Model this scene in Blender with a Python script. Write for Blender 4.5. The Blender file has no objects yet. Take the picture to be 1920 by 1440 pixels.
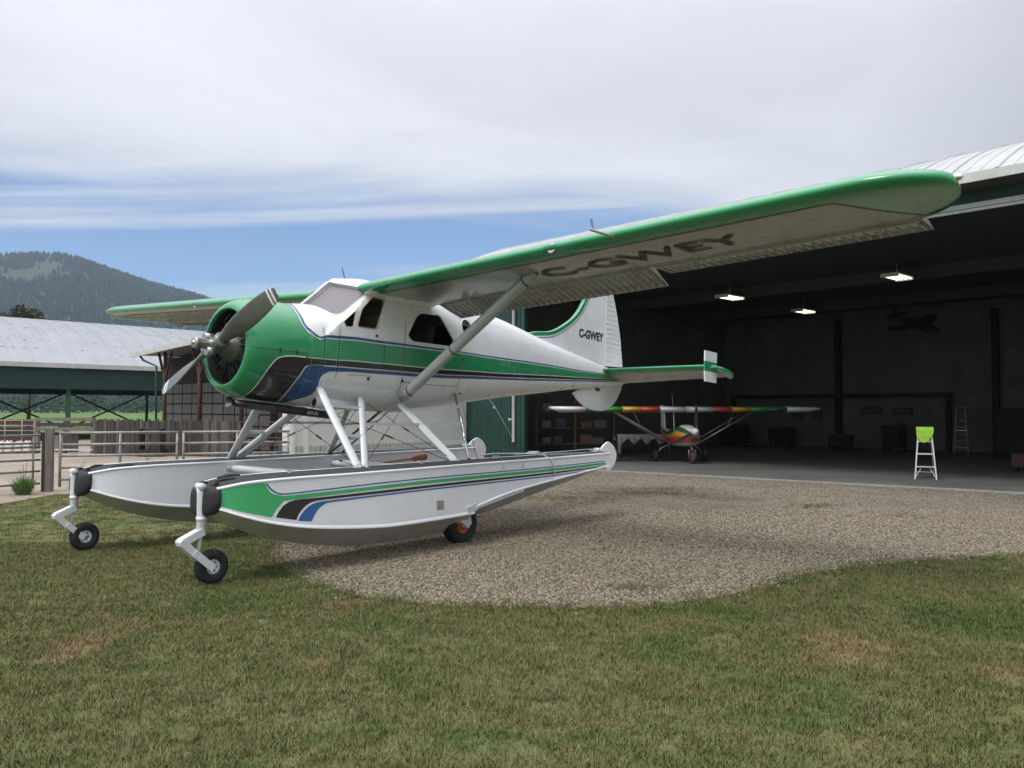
import bpy, bmesh, math, random
import numpy as np
from mathutils import Vector, Matrix
random.seed(7); rng = np.random.default_rng(7)
SC = bpy.context.scene
COL = SC.collection
PI = math.pi

# ------------------------------------------------------------------ camera
CAM_H = 1.678
cd = bpy.data.cameras.new('camera'); cam = bpy.data.objects.new('camera', cd); COL.objects.link(cam)
cd.sensor_fit = 'HORIZONTAL'; cd.sensor_width = 36.0; cd.lens = 1557.94 / 1920 * 36
cd.clip_start = .1; cd.clip_end = 9000
cam.matrix_world = Matrix.Translation((0, 0, CAM_H)) @ Matrix.Rotation(PI / 2 + .0306, 4, 'X') @ Matrix.Rotation(.0015, 4, 'Z')
SC.camera = cam

# ------------------------------------------------------------------ sky, sun, exposure
SUN_AZ, SUN_EL = math.radians(222), math.radians(56)      # azimuth measured clockwise from +Y
W = bpy.data.worlds.new('World'); SC.world = W; W.use_nodes = True
nt = W.node_tree; nt.nodes.clear()
def wn(t, **k):
    n = nt.nodes.new(t)
    for a, b in k.items(): setattr(n, a, b)
    return n
def wmath(op, a, b=None, c=None, clamp=False):
    n = wn('ShaderNodeMath', operation=op, use_clamp=clamp)
    for i, v in enumerate((a, b, c)):
        if v is None: continue
        if isinstance(v, (int, float)): n.inputs[i].default_value = v
        else: nt.links.new(v, n.inputs[i])
    return n.outputs[0]
sky = wn('ShaderNodeTexSky', sky_type='NISHITA', sun_disc=False)
sky.sun_elevation = SUN_EL; sky.sun_rotation = SUN_AZ; sky.altitude = 700; sky.air_density = 1.0; sky.dust_density = .15; sky.ozone_density = 3.0
bg1 = wn('ShaderNodeBackground'); bg1.inputs[1].default_value = .098
tint = wn('ShaderNodeMix', data_type='RGBA', blend_type='MULTIPLY'); tint.inputs[0].default_value = 1; tint.inputs[7].default_value = (.85, .95, 1.10, 1)
nt.links.new(sky.outputs[0], tint.inputs[6]); nt.links.new(tint.outputs[2], bg1.inputs[0])
tc = wn('ShaderNodeTexCoord'); sp = wn('ShaderNodeSeparateXYZ'); nt.links.new(tc.outputs['Generated'], sp.inputs[0])
zc = wmath('MAXIMUM', sp.outputs[2], .035)
px_ = wmath('DIVIDE', sp.outputs[0], zc); py_ = wmath('DIVIDE', sp.outputs[1], zc)
cmb = wn('ShaderNodeCombineXYZ'); nt.links.new(px_, cmb.inputs[0]); nt.links.new(py_, cmb.inputs[1])
def wnoise(vec, scale, detail, rough=.55, dist=0.0, sx=1, sy=1, off=0):
    m = wn('ShaderNodeMapping'); m.inputs['Scale'].default_value = (sx, sy, 1); m.inputs['Location'].default_value = (off, off * .7, off)
    m.inputs['Rotation'].default_value = (0, 0, -.28)
    nt.links.new(vec, m.inputs[0])
    n = wn('ShaderNodeTexNoise'); n.inputs['Scale'].default_value = scale; n.inputs['Detail'].default_value = detail
    n.inputs['Roughness'].default_value = rough; n.inputs['Distortion'].default_value = dist
    nt.links.new(m.outputs[0], n.inputs[0]); return n.outputs['Fac']
# a cloud deck whose far edge lies about four deck-heights ahead; beyond it thin streaks
n1 = wnoise(cmb.outputs[0], .50, 7, .58, .7, .7, 1.0, 3.1)
n2 = wnoise(cmb.outputs[0], .42, 6, .55, .8, .30, 1.15, 9.3)
edge = wmath('SUBTRACT', py_, wmath('MULTIPLY', px_, .42))
dk = wmath('SUBTRACT', 4.25, edge)
dk = wmath('ADD', dk, wmath('MULTIPLY', wmath('SUBTRACT', n1, .5), 3.2))
deck = wmath('MULTIPLY_ADD', dk, .75, .35, clamp=True)
wisp = wmath('MULTIPLY_ADD', wmath('SUBTRACT', n2, .455), 5.0, .0, clamp=True)
low = wmath('MULTIPLY_ADD', sp.outputs[2], -8.0, .95, clamp=True)      # thickening toward the horizon
wisp = wmath('MAXIMUM', wmath('MULTIPLY', wisp, .8), wmath('MULTIPLY', low, .35))
mask = wmath('MAXIMUM', deck, wisp)
mask = wmath('MINIMUM', mask, 1.0)
sm = wn('ShaderNodeMapRange', interpolation_type='SMOOTHSTEP'); nt.links.new(mask, sm.inputs[0]); mask = sm.outputs[0]
# overcast luminance: dimmer at the horizon, brighter overhead, mottled
n3 = wnoise(cmb.outputs[0], .62, 6, .55, .5, .75, 1, 5.7)
z2 = wmath('MULTIPLY', sp.outputs[2], sp.outputs[2])
lum = wmath('MULTIPLY_ADD', wmath('MULTIPLY', z2, z2), 1.3, wmath('MULTIPLY_ADD', z2, .45, .50))
lum = wmath('MULTIPLY', lum, wmath('MULTIPLY_ADD', wmath('SUBTRACT', n3, .5), .80, 1.02))
dark = wmath('ADD', wmath('MULTIPLY_ADD', sp.outputs[0], 3.0, -1.02), wmath('SUBTRACT', n3, .5), clamp=True)  # greyer deck to the east
lum = wmath('MULTIPLY', lum, wmath('MULTIPLY_ADD', wmath('MINIMUM', dark, .8), -.50, 1.0))
cc = wn('ShaderNodeCombineColor')
nt.links.new(wmath('MULTIPLY', lum, .955), cc.inputs[0]); nt.links.new(wmath('MULTIPLY', lum, .975), cc.inputs[1]); nt.links.new(wmath('MULTIPLY', lum, 1.045), cc.inputs[2])
bg2 = wn('ShaderNodeBackground'); nt.links.new(cc.outputs[0], bg2.inputs[0]); bg2.inputs[1].default_value = 1.24
mx = wn('ShaderNodeMixShader'); nt.links.new(mask, mx.inputs[0]); nt.links.new(bg1.outputs[0], mx.inputs[1]); nt.links.new(bg2.outputs[0], mx.inputs[2])
wo = wn('ShaderNodeOutputWorld'); nt.links.new(mx.outputs[0], wo.inputs[0])
sl = bpy.data.lights.new('sun', 'SUN'); sun = bpy.data.objects.new('sun', sl); COL.objects.link(sun)
sl.energy = 1.5; sl.angle = math.radians(16); sl.color = (1, .96, .9)
sdir = Vector((math.sin(SUN_AZ) * math.cos(SUN_EL), math.cos(SUN_AZ) * math.cos(SUN_EL), math.sin(SUN_EL)))
sun.rotation_euler = sdir.to_track_quat('Z', 'Y').to_euler(); sun.location = (0, 0, 60)
SC.view_settings.view_transform = 'Standard'; SC.view_settings.look = 'None'
SC.view_settings.exposure = 0.3; SC.view_settings.gamma = 1.0; SC.view_settings.use_curve_mapping = False

# ------------------------------------------------------------------ materials
def mat(name, col, rough=.5, metal=0, var=0.0, vscale=8, bump=0.0, bscale=60, coat=0, spec=.5, col2=None, detail=5, stretch=None, emit=None, croad=.06):
    m = bpy.data.materials.new(name); m.use_nodes = True; t = m.node_tree; b = t.nodes['Principled BSDF']
    b.inputs['Base Color'].default_value = (*col, 1); b.inputs['Roughness'].default_value = rough; b.inputs['Metallic'].default_value = metal
    b.inputs['Coat Weight'].default_value = coat; b.inputs['Coat Roughness'].default_value = croad; b.inputs['Specular IOR Level'].default_value = spec
    if emit: b.inputs['Emission Color'].default_value = (*emit[0], 1); b.inputs['Emission Strength'].default_value = emit[1]
    if var or col2 or bump:
        g = t.nodes.new('ShaderNodeNewGeometry'); mp = t.nodes.new('ShaderNodeMapping'); t.links.new(g.outputs['Position'], mp.inputs[0])
        if stretch: mp.inputs['Scale'].default_value = stretch
    if var or col2:
        n = t.nodes.new('ShaderNodeTexNoise'); n.inputs['Scale'].default_value = vscale; n.inputs['Detail'].default_value = detail; n.inputs['Roughness'].default_value = .62
        t.links.new(mp.outputs[0], n.inputs[0])
        r = t.nodes.new('ShaderNodeValToRGB'); t.links.new(n.outputs['Fac'], r.inputs[0])
        c2 = col2 or tuple(c * (1 + var) for c in col); c1 = col if col2 else tuple(c * (1 - var) for c in col)
        r.color_ramp.elements[0].position = .34; r.color_ramp.elements[1].position = .66
        r.color_ramp.elements[0].color = (*c1, 1); r.color_ramp.elements[1].color = (*c2, 1)
        t.links.new(r.outputs[0], b.inputs['Base Color'])
        rr = t.nodes.new('ShaderNodeMapRange'); t.links.new(n.outputs['Fac'], rr.inputs[0]); rr.inputs[3].default_value = max(rough - .08, .02); rr.inputs[4].default_value = min(rough + .08, 1)
        t.links.new(rr.outputs[0], b.inputs['Roughness'])
    if bump:
        n2 = t.nodes.new('ShaderNodeTexNoise'); n2.inputs['Scale'].default_value = bscale; n2.inputs['Detail'].default_value = 4; t.links.new(mp.outputs[0], n2.inputs[0])
        bp = t.nodes.new('ShaderNodeBump'); bp.inputs['Strength'].default_value = bump; bp.inputs['Distance'].default_value = .02
        t.links.new(n2.outputs['Fac'], bp.inputs['Height']); t.links.new(bp.outputs[0], b.inputs['Normal'])
    return m
def node(t, typ, **k):
    n = t.nodes.new(typ)
    for a, b in k.items(): setattr(n, a, b)
    return n
def glass(name, tint, ior=1.45, rough=.02):
    m = bpy.data.materials.new(name); m.use_nodes = True; t = m.node_tree; t.nodes.clear()
    tr = node(t, 'ShaderNodeBsdfTransparent'); tr.inputs[0].default_value = (*tint, 1)
    gl = node(t, 'ShaderNodeBsdfGlossy'); gl.inputs['Roughness'].default_value = rough; gl.inputs[0].default_value = (1, 1, 1, 1)
    fr = node(t, 'ShaderNodeFresnel'); ge = node(t, 'ShaderNodeNewGeometry'); mi = node(t, 'ShaderNodeMix', data_type='FLOAT'); mi.inputs[2].default_value = ior; mi.inputs[3].default_value = 1 / ior   # same reflectance from either face
    t.links.new(ge.outputs['Backfacing'], mi.inputs[0]); t.links.new(mi.outputs[0], fr.inputs[0])
    mx = node(t, 'ShaderNodeMixShader'); t.links.new(fr.outputs[0], mx.inputs[0]); t.links.new(tr.outputs[0], mx.inputs[1]); t.links.new(gl.outputs[0], mx.inputs[2])
    o = node(t, 'ShaderNodeOutputMaterial'); t.links.new(mx.outputs[0], o.inputs[0]); return m
M = {}
def paint(n, c, r=.28, coat=.6, var=.035): M[n] = mat(n, c, r, var=var, vscale=2.2, coat=coat, bump=.03, bscale=3.2)
paint('white', (.78, .79, .80)); paint('green', (.024, .26, .10)); paint('black', (.022, .020, .024)); paint('blue', (.022, .075, .22))
paint('float_white', (.85, .86, .88), .33, .35); paint('lime', (.062, .43, .15), .35, .35); paint('float_blue', (.03, .13, .34), .35, .35); paint('pin', (.80, .81, .82), .35, .3)
paint('wing_white_shaded', (.30, .30, .28), .28, .3); paint('navy', (.012, .03, .10))  # first: white wing paint with the underside's shade put into its colour
M['hull'] = mat('hull', (.56, .56, .525), .5, var=.12, vscale=5, bump=.02)
M['alu'] = mat('alu', (.62, .64, .66), .32, .9, var=.08, vscale=12)
M['strut'] = mat('strut', (.66, .68, .70), .35, 0, var=.05, vscale=6, coat=.3)
M['strut_grey'] = mat('strut_grey', (.40, .41, .40), .38, .2, var=.06, vscale=6, coat=.2)
M['prop'] = mat('prop', (.17, .165, .155), .42, .35, var=.12, vscale=9)
M['hub'] = mat('hub', (.42, .42, .41), .33, .75, var=.15, vscale=20)
M['engine'] = mat('engine', (.030, .030, .032), .5, .4, var=.3, vscale=25)
M['engine_grey'] = mat('engine_grey', (.16, .16, .155), .45, .6, var=.25, vscale=20)
M['rubber'] = mat('rubber', (.018, .018, .019), .75, var=.25, vscale=14, bump=.08, bscale=90)
M['walk'] = mat('walk', (.030, .031, .034), .9, var=.35, vscale=25, bump=.25, bscale=160)
M['orange'] = mat('orange', (.42, .10, .025), .55, var=.3, vscale=18)
M['tan'] = mat('tan', (.42, .30, .19), .8, var=.12, vscale=9)
M['seat'] = mat('seat', (.20, .155, .11), .8, var=.15, vscale=9)
M['dark'] = mat('dark', (.02, .02, .021), .7)
M['shade'] = mat('shade', (.21, .185, .19), .75, var=.06, vscale=3)
M['chrome'] = mat('chrome', (.7, .7, .7), .12, 1)
M['exhaust'] = mat('exhaust', (.10, .095, .09), .38, .8, var=.3, vscale=10)
M['lens'] = glass('lens', (.75, .78, .8)); M['glass'] = glass('glass', (.50, .50, .49)); M['wglass'] = glass('wglass', (.80, .78, .80), 1.5)
M['wire'] = mat('wire', (.05, .05, .055), .4, .6)
M['rope'] = mat('rope', (.62, .60, .55), .9)
M['red_paint'] = mat('red_paint', (.45, .06, .03), .4, coat=.3); M['yellow'] = mat('yellow', (.55, .31, .035), .4, coat=.3)
M['rivet'] = mat('rivet', (.52, .53, .53), .45, .2)
M['cabin'] = mat('cabin', (.035, .033, .032), .8)
M['letter'] = mat('letter', (.03, .03, .032), .6)
M['wood'] = mat('wood', (.36, .15, .055), .45, var=.2, vscale=20, coat=.3)

# ------------------------------------------------------------------ mesh builder
class B:
    def __init__(s, xf=None): s.v = []; s.f = []; s.m = []; s.s = []; s.xf = xf
    def pts(s, P):
        i = len(s.v); s.v += [tuple(map(float, p)) for p in P]; return i
    def face(s, idx, m=0, sm=False): s.f.append(tuple(idx)); s.m.append(m); s.s.append(sm)
    def grid(s, rows, m=0, sm=True, close_v=False, close_u=False, mf=None):
        n = len(rows[0]); i0 = s.pts([p for r in rows for p in r]); R = len(rows)
        for a in range(R if close_u else R - 1):
            for b in range(n if close_v else n - 1):
                b2 = (b + 1) % n; a2 = (a + 1) % R
                s.face((i0 + a * n + b, i0 + a * n + b2, i0 + a2 * n + b2, i0 + a2 * n + b), mf(a, b) if mf else m, sm)
    def box(s, c, d, m=0, R=None):
        h = [x / 2 for x in d]; P = [Vector((sx * h[0], sy * h[1], sz * h[2])) for sz in (-1, 1) for sy in (-1, 1) for sx in (-1, 1)]
        if R is not None: P = [R @ p for p in P]
        i = s.pts([p + Vector(c) for p in P])
        for q in ((0, 2, 3, 1), (4, 5, 7, 6), (0, 1, 5, 4), (2, 6, 7, 3), (0, 4, 6, 2), (1, 3, 7, 5)): s.face([i + k for k in q], m)
    def bar(s, a, b, w, h, m=0, up=(0, 0, 1)):
        a, b = Vector(a), Vector(b); d = (b - a); L = d.length; d.normalize(); up = Vector(up)
        x = d.cross(up)
        if x.length < 1e-4: x = d.cross(Vector((1, 0, 0)))
        x.normalize(); y = x.cross(d)
        s.box((a + b) / 2, (w, L, h), m, Matrix((x, d, y)).transposed())
    def tube(s, P, r, n=10, m=0, cap=True, flat=1.0, up=(0, 0, 1), sm=True):
        P = [Vector(p) for p in P]; rows = []
        for i, p in enumerate(P):
            d = (P[min(i + 1, len(P) - 1)] - P[max(i - 1, 0)]).normalized(); u = Vector(up)
            x = d.cross(u)
            if x.length < 1e-3: x = d.cross(Vector((1, 0, 0)))
            x.normalize(); y = x.cross(d); rr = r[i] if isinstance(r, (list, tuple)) else r
            rows.append([p + x * (rr * flat * math.cos(2 * PI * k / n)) + y * (rr * math.sin(2 * PI * k / n)) for k in range(n)])
        i0 = len(s.v); s.grid(rows, m, sm, close_v=True)
        if cap: s.face(list(range(i0 + n - 1, i0 - 1, -1)), m); s.face([i0 + (len(P) - 1) * n + k for k in range(n)], m)
    def lathe(s, c, ax, prof, n=24, m=0, mf=None, sm=True):
        """prof: (distance along ax, radius)"""
        ax = Vector(ax).normalized(); x = ax.orthogonal().normalized(); y = ax.cross(x); c = Vector(c)
        s.grid([[c + ax * d + x * (r * math.cos(2 * PI * k / n)) + y * (r * math.sin(2 * PI * k / n)) for k in range(n)] for d, r in prof], m, sm, close_v=True, mf=mf)
    def plate(s, poly, O, U, V, N, h, ch=.0, m=0, me=None):
        """outline (u, v) -> slab of half thickness h about O with chamfer ch"""
        O, U, V, N = map(Vector, (O, U, V, N)); n = len(poly)
        cx = sum(p[0] for p in poly) / n; cy = sum(p[1] for p in poly) / n
        def ring(k, z):
            out = []
            for i, p in enumerate(poly):
                q = Vector((p[0], p[1])); a = Vector(poly[i - 1]); b = Vector(poly[(i + 1) % n])
                t = (b - a); t = t.normalized() if t.length > 0 else Vector((1, 0)); nn = Vector((-t.y, t.x))
                q = q + nn * (k * SG)
                out.append(O + U * q.x + V * q.y + N * z)
            return out
        area = sum(poly[i - 1][0] * poly[i][1] - poly[i][0] * poly[i - 1][1] for i in range(n)); SG = 1 if area > 0 else -1
        lv = [(ch, -h), (0, -h * .35), (0, h * .35), (ch, h)] if ch else [(0, -h), (0, h)]
        i0 = len(s.v)
        s.grid([ring(k, z) for k, z in lv], m if me is None else me, False, close_v=True)
        s.face(list(range(i0 + n - 1, i0 - 1, -1)), m); s.face([i0 + (len(lv) - 1) * n + k for k in range(n)], m)
    def build(s, name, mats, parent=None, recalc=False, bevel=0):
        me = bpy.data.meshes.new(name)
        V = [s.xf(p) for p in s.v] if s.xf else s.v
        me.from_pydata(V, [], s.f)
        mats = mats if isinstance(mats, (list, tuple)) else [mats]
        for q in mats: me.materials.append(M[q] if isinstance(q, str) else q)
        me.polygons.foreach_set('material_index', s.m); me.polygons.foreach_set('use_smooth', s.s)
        if recalc:
            bm = bmesh.new(); bm.from_mesh(me); bmesh.ops.recalc_face_normals(bm, faces=bm.faces); bm.to_mesh(me); bm.free()
        me.update()
        o = bpy.data.objects.new(name, me); COL.objects.link(o); o.parent = parent
        if bevel:
            md = o.modifiers.new('bevel', 'BEVEL'); md.width = bevel; md.segments = 2; md.limit_method = 'ANGLE'
        return o
def tag(o, label=None, cat=None, group=None, kind=None):
    if label: o['label'] = label
    if cat: o['category'] = cat
    if group: o['group'] = group
    if kind: o['kind'] = kind
    return o
def empty(name, loc, rz=0, label=None, cat=None, group=None):
    o = bpy.data.objects.new(name, None); COL.objects.link(o); o.location = loc; o.rotation_euler = (0, 0, rz); o.empty_display_size = .2
    return tag(o, label, cat, group)
def share(src, parent=None, loc=None, rot=None):
    o = src.copy(); COL.objects.link(o)
    if parent is not None: o.parent = parent
    if loc is not None: o.location = loc
    if rot is not None: o.rotation_euler = rot
    return o
def text_mesh(txt, size, bold=.0, xs=1.0):
    """flat text as (verts, faces) lying in the xy plane"""
    c = bpy.data.curves.new('lettering', 'FONT'); c.body = txt; c.size = size; c.align_x = 'CENTER'; c.align_y = 'CENTER'; c.offset = bold; c.resolution_u = 4
    o = bpy.data.objects.new('lettering', c); COL.objects.link(o)
    me = bpy.data.meshes.new_from_object(o.evaluated_get(bpy.context.evaluated_depsgraph_get()))
    V = [(v.co.x * xs, v.co.y) for v in me.vertices]; F = [tuple(p.vertices) for p in me.polygons]
    bpy.data.objects.remove(o); bpy.data.curves.remove(c); bpy.data.meshes.remove(me)
    return V, F
def smooth_line(P, k=6):
    """Catmull-Rom through 2-D points"""
    out = []
    for i in range(len(P) - 1):
        a, b, c, d = P[max(i - 1, 0)], P[i], P[i + 1], P[min(i + 2, len(P) - 1)]
        for j in range(k):
            t = j / k
            out.append(tuple(.5 * (2 * b[q] + (c[q] - a[q]) * t + (2 * a[q] - 5 * b[q] + 4 * c[q] - d[q]) * t * t + (3 * b[q] - a[q] - 3 * c[q] + d[q]) * t ** 3) for q in range(len(b))))
    out.append(tuple(P[-1])); return out
def resample(P, n):
    L = [0]
    for a, b in zip(P, P[1:]): L.append(L[-1] + math.dist(a, b))
    out = []
    for i in range(n):
        s = L[-1] * i / (n - 1); j = 0
        while j < len(L) - 2 and L[j + 1] < s: j += 1
        t = (s - L[j]) / max(L[j + 1] - L[j], 1e-9); out.append(tuple(P[j][q] + (P[j + 1][q] - P[j][q]) * t for q in range(len(P[0]))))
    return out

# ------------------------------------------------------------------ aircraft surface tables
def lerp_tab(tab, x):
    """smooth (Hermite) interpolation in a table of stations"""
    if x <= tab[0][0]: return tab[0][1:]
    if x >= tab[-1][0]: return tab[-1][1:]
    for k in range(len(tab) - 1):
        if x <= tab[k + 1][0]: break
    a, b = tab[k], tab[k + 1]; p, q = tab[max(k - 1, 0)], tab[min(k + 2, len(tab) - 1)]; h = b[0] - a[0]; t = (x - a[0]) / h; out = []
    for i in range(1, len(a)):
        d = (b[i] - a[i]) / h; m0 = (b[i] - p[i]) / (b[0] - p[0]); m1 = (q[i] - a[i]) / (q[0] - a[0])
        m0 = 0 if m0 * d <= 0 else math.copysign(min(abs(m0), 3 * abs(d)), d); m1 = 0 if m1 * d <= 0 else math.copysign(min(abs(m1), 3 * abs(d)), d)
        out.append(a[i] * (2 * t ** 3 - 3 * t * t + 1) + h * m0 * (t ** 3 - 2 * t * t + t) + b[i] * (3 * t * t - 2 * t ** 3) + h * m1 * (t ** 3 - t * t))
    return tuple(out)
# x, half width, z mid, z bottom, z top (cabin roof / rear deck), exponent low, exponent up
FUS = [(1.00, .615, .00, -.62, .62, 2.05, 2.05), (1.22, .632, .04, -.635, .80, 2.3, 2.6), (1.50, .642, .08, -.635, 1.00, 2.6, 3.6),
       (1.75, .645, .10, -.635, 1.075, 2.7, 4.0), (2.80, .645, .12, -.625, 1.10, 2.7, 4.0), (3.40, .630, .14, -.525, 1.10, 2.7, 3.6),
       (4.00, .575, .17, -.43, 1.09, 2.6, 3.0), (5.10, .455, .22, -.25, .97, 2.5, 2.7), (6.00, .345, .26, -.12, .83, 2.4, 2.5),
       (6.80, .250, .29, 0.0, .72, 2.4, 2.4), (8.00, .125, .34, .16, .56, 2.3, 2.3), (8.70, .060, .36, .26, .475, 2.2, 2.2), (8.94, .015, .365, .33, .41, 2, 2)]
# nose deck in front of the windshield
DECK = [(1.00, .62), (1.26, .655), (2.2, .70)]
COWL = [(.26, .455), (.27, .49), (.30, .525), (.36, .56), (.46, .59), (.60, .608), (.80, .618), (1.00, .622)]
def polar_r(phi, w, h, n):
    return 1.0 / ((abs(math.cos(phi)) / w) ** n + (abs(math.sin(phi)) / h) ** n) ** (1.0 / n)
def ws_plane(x, y): return .65 + .92 * (x - 1.26) - .646 * abs(y)
def surf(x, phi):
    """(y, z) of the outer skin at station x and polar angle phi (0 = port side, pi/2 = up)"""
    if x < 1.0:
        r = lerp_tab(COWL, x)[0]
        return r * math.cos(phi), r * math.sin(phi)
    w, zm, zb, zt, nl, nu = lerp_tab(FUS, x)
    s = math.sin(phi)
    r = polar_r(phi, w, (zt - zm) if s >= 0 else (zm - zb), nu if s >= 0 else nl)
    y, z = r * math.cos(phi), zm + r * s
    if x < 2.05 and s > 0:
        zd = lerp_tab(DECK, x)[0]
        yy = min(abs(y) / w, 1)
        deck = zm + (zd - zm) * (1 - yy ** 2.3) ** (1 / 2.3)
        z = max(min(z, ws_plane(x, y)), min(z, deck))
    return y, z
def zmid(x): return 0.0 if x < 1.0 else lerp_tab(FUS, x)[1]
FLC = 1.42
# x, gunwale half width, chine half width, z gunwale, z chine, z keel
FLT = [(-.72, .155, .16, -1.565, -1.70, -1.76), (-.62, .225, .235, -1.535, -1.735, -1.815), (-.40, .295, .305, -1.485, -1.805, -1.915), (-.10, .335, .345, -1.452, -1.875, -2.02),
       (.25, .355, .37, -1.425, -1.925, -2.105), (.75, .365, .385, -1.395, -1.955, -2.18), (1.30, .365, .385, -1.358, -1.965, -2.21), (2.00, .36, .38, -1.312, -1.925, -2.18), (2.75, .345, .37, -1.262, -1.865, -2.135)]
FLTA = [(2.75, .345, .365, -1.262, -1.80, -1.975), (3.40, .325, .345, -1.222, -1.635, -1.90), (4.0, .300, .315, -1.185, -1.53, -1.77), (4.7, .265, .275, -1.142, -1.425, -1.61), (5.4, .215, .22, -1.10, -1.33, -1.455), (6.0, .165, .165, -1.062, -1.255, -1.31)]
def flt(x):
    return lerp_tab(FLT, x) if x < 2.75 else lerp_tab(FLTA, x)
def flt_side(x, z):
    wg, wc, zg, zc, zk = flt(x)
    t = max(0, min(1, (zg - z) / (zg - zc)))
    return wg + (wc - wg) * t

# ================================================================== ground
UX, UY, VX, VY = .684, -.730, .730, .684        # hangar axes: u along its open front, v into it
def H(t, s, z=0): return Vector((2.70 + UX * t + VX * s, 24.82 + UY * t + VY * s, z))
HRZ = math.atan2(UY, UX)
def sheet(name, poly, z, mt, kind='structure'):
    b = B(); i = b.pts([(x, y, z) for x, y in poly]); b.face(range(i, i + len(poly))); return tag(b.build(name, mt), kind=kind)
def blend_mat(name, ramps, rough=.9, bump=.3, bscale=40, micro=None):
    """base colour from two noise scales"""
    m = bpy.data.materials.new(name); m.use_nodes = True; t = m.node_tree; bs = t.nodes['Principled BSDF']; bs.inputs['Roughness'].default_value = rough; bs.inputs['Specular IOR Level'].default_value = .25
    g = node(t, 'ShaderNodeNewGeometry')
    def nz(s, d, r=.6, dist=0):
        n = node(t, 'ShaderNodeTexNoise'); n.inputs['Scale'].default_value = s; n.inputs['Detail'].default_value = d; n.inputs['Roughness'].default_value = r; n.inputs['Distortion'].default_value = dist; t.links.new(g.outputs['Position'], n.inputs[0]); return n.outputs['Fac']
    (s1, d1, stops), (s2, d2, amt) = ramps
    r = node(t, 'ShaderNodeValToRGB'); t.links.new(nz(s1, d1, .6, .6), r.inputs[0])
    while len(r.color_ramp.elements) < len(stops): r.color_ramp.elements.new(.5)
    for e, (p, c) in zip(r.color_ramp.elements, stops): e.position = p; e.color = (*c, 1)
    n2 = nz(s2, d2, .7); mr = node(t, 'ShaderNodeMapRange'); t.links.new(n2, mr.inputs[0]); mr.inputs[1].default_value = .3; mr.inputs[2].default_value = .7; mr.inputs[3].default_value = 1 - amt; mr.inputs[4].default_value = 1 + amt
    mx = node(t, 'ShaderNodeMix', data_type='RGBA', blend_type='MULTIPLY'); mx.inputs[0].default_value = 1
    t.links.new(r.outputs[0], mx.inputs[6]); t.links.new(mr.outputs[0], mx.inputs[7]); t.links.new(mx.outputs[2], bs.inputs['Base Color'])
    bp = node(t, 'ShaderNodeBump'); bp.inputs['Strength'].default_value = bump; bp.inputs['Distance'].default_value = .02; t.links.new(nz(bscale, 4), bp.inputs['Height']); t.links.new(bp.outputs[0], bs.inputs['Normal'])
    return m
LAWN = [(.28, (.070, .106, .027)), (.40, (.094, .124, .036)), (.50, (.155, .148, .060)), (.58, (.118, .130, .044)), (.68, (.225, .168, .085))]
M['lawn'] = blend_mat('lawn', ((.55, 6, [(p, tuple(q * .85 for q in c)) for p, c in LAWN]), (30, 5, .35)))
M['blade'] = blend_mat('blade', ((.55, 6, LAWN), (14, 3, .45)), .75, 0.0)
M['field'] = blend_mat('field', ((.02, 5, [(.3, (.060, .120, .022)), (.6, (.095, .165, .032)), (.8, (.14, .16, .06))]), (2, 5, .2)))
M['dirt'] = blend_mat('dirt', ((.35, 6, [(.3, (.20, .165, .13)), (.5, (.275, .23, .185)), (.72, (.34, .29, .235))]), (14, 6, .3)), .95, .5, 25)
M['gravel'] = blend_mat('gravel', ((.45, 6, [(.3, (.125, .108, .083)), (.5, (.175, .150, .117)), (.7, (.215, .185, .143))]), (75, 6, .75)), .95, 1.0, 55)
M['concrete'] = blend_mat('concrete', ((.5, 6, [(.3, (.085, .085, .080)), (.55, (.120, .119, .113)), (.75, (.15, .147, .14))]), (10, 6, .15)), .7, .1, 60)
M['slab_edge'] = mat('slab_edge', (.30, .30, .28), .85, var=.2, vscale=6)
b = B(); n = 64; i0 = b.pts([(0, 0, -.03)] + [(4200 * math.cos(2 * PI * k / n), 4200 * math.sin(2 * PI * k / n), -.03) for k in range(n)])
for k in range(n): b.face((i0, i0 + 1 + k, i0 + 1 + (k + 1) % n))
tag(b.build('ground', 'field'), kind='structure')
LAWN_EDGE = [(-14, 12.2), (-9.05, 14.6), (-9.0, 16.4), (-6.5, 17.3), (-4.6, 18.2), (-4.2, 20.5)]
sheet('lawn', [(-30, -12), (26, -12), (26, 12), (6, 20), (-4.2, 24), (-4.2, 20.5)] + [(-4.6, 18.2), (-6.5, 17.3), (-9.0, 16.4), (-9.05, 14.6), (-14, 12.2), (-30, 10)], -.016, 'lawn')
sheet('dirt_paddock', [(-60, 9), (-30, 10), (-14, 12.2), (-9.05, 14.6), (-9.0, 16.4), (-6.5, 17.3), (-4.6, 18.2), (-4.2, 20.5), (-2, 27), (-8, 41), (-16, 46), (-60, 46)], -.008, 'dirt')
GE = [(-3.5, 12.6), (-3.05, 10.8), (-2.83, 9.81), (-2.56, 9.14), (-2.11, 8.28), (-1.57, 7.73), (-1.12, 7.37), (-.5, 7.17), (.09, 7.12), (.63, 7.08), (1.24, 7.18), (1.88, 7.53), (2.51, 8.02), (3.07, 8.59), (4.01, 9.1), (4.78, 9.36), (5.91, 9.64), (8, 9.9), (12, 9.8)]
GP = smooth_line(GE, 10) + [(16, 9.6), (13.6, 14.2), (10.28, 16.73), (2.68, 22.6), (.1, 24.6), (-.6, 27.4), (-1.6, 28.9), (-5.6, 24.6), (-4.2, 20.4), (-3.9, 15.5)]
def jig(p): return (p[0] + .02 * math.sin(p[0] * 9.1 + p[1] * 4), p[1] + .02 * math.sin(p[0] * 7.3 + 2 * p[1]))
GPJ = [jig(p) if i < 180 else p for i, p in enumerate(GP)]
sheet('gravel_apron', GPJ, -.002, 'gravel')
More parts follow.
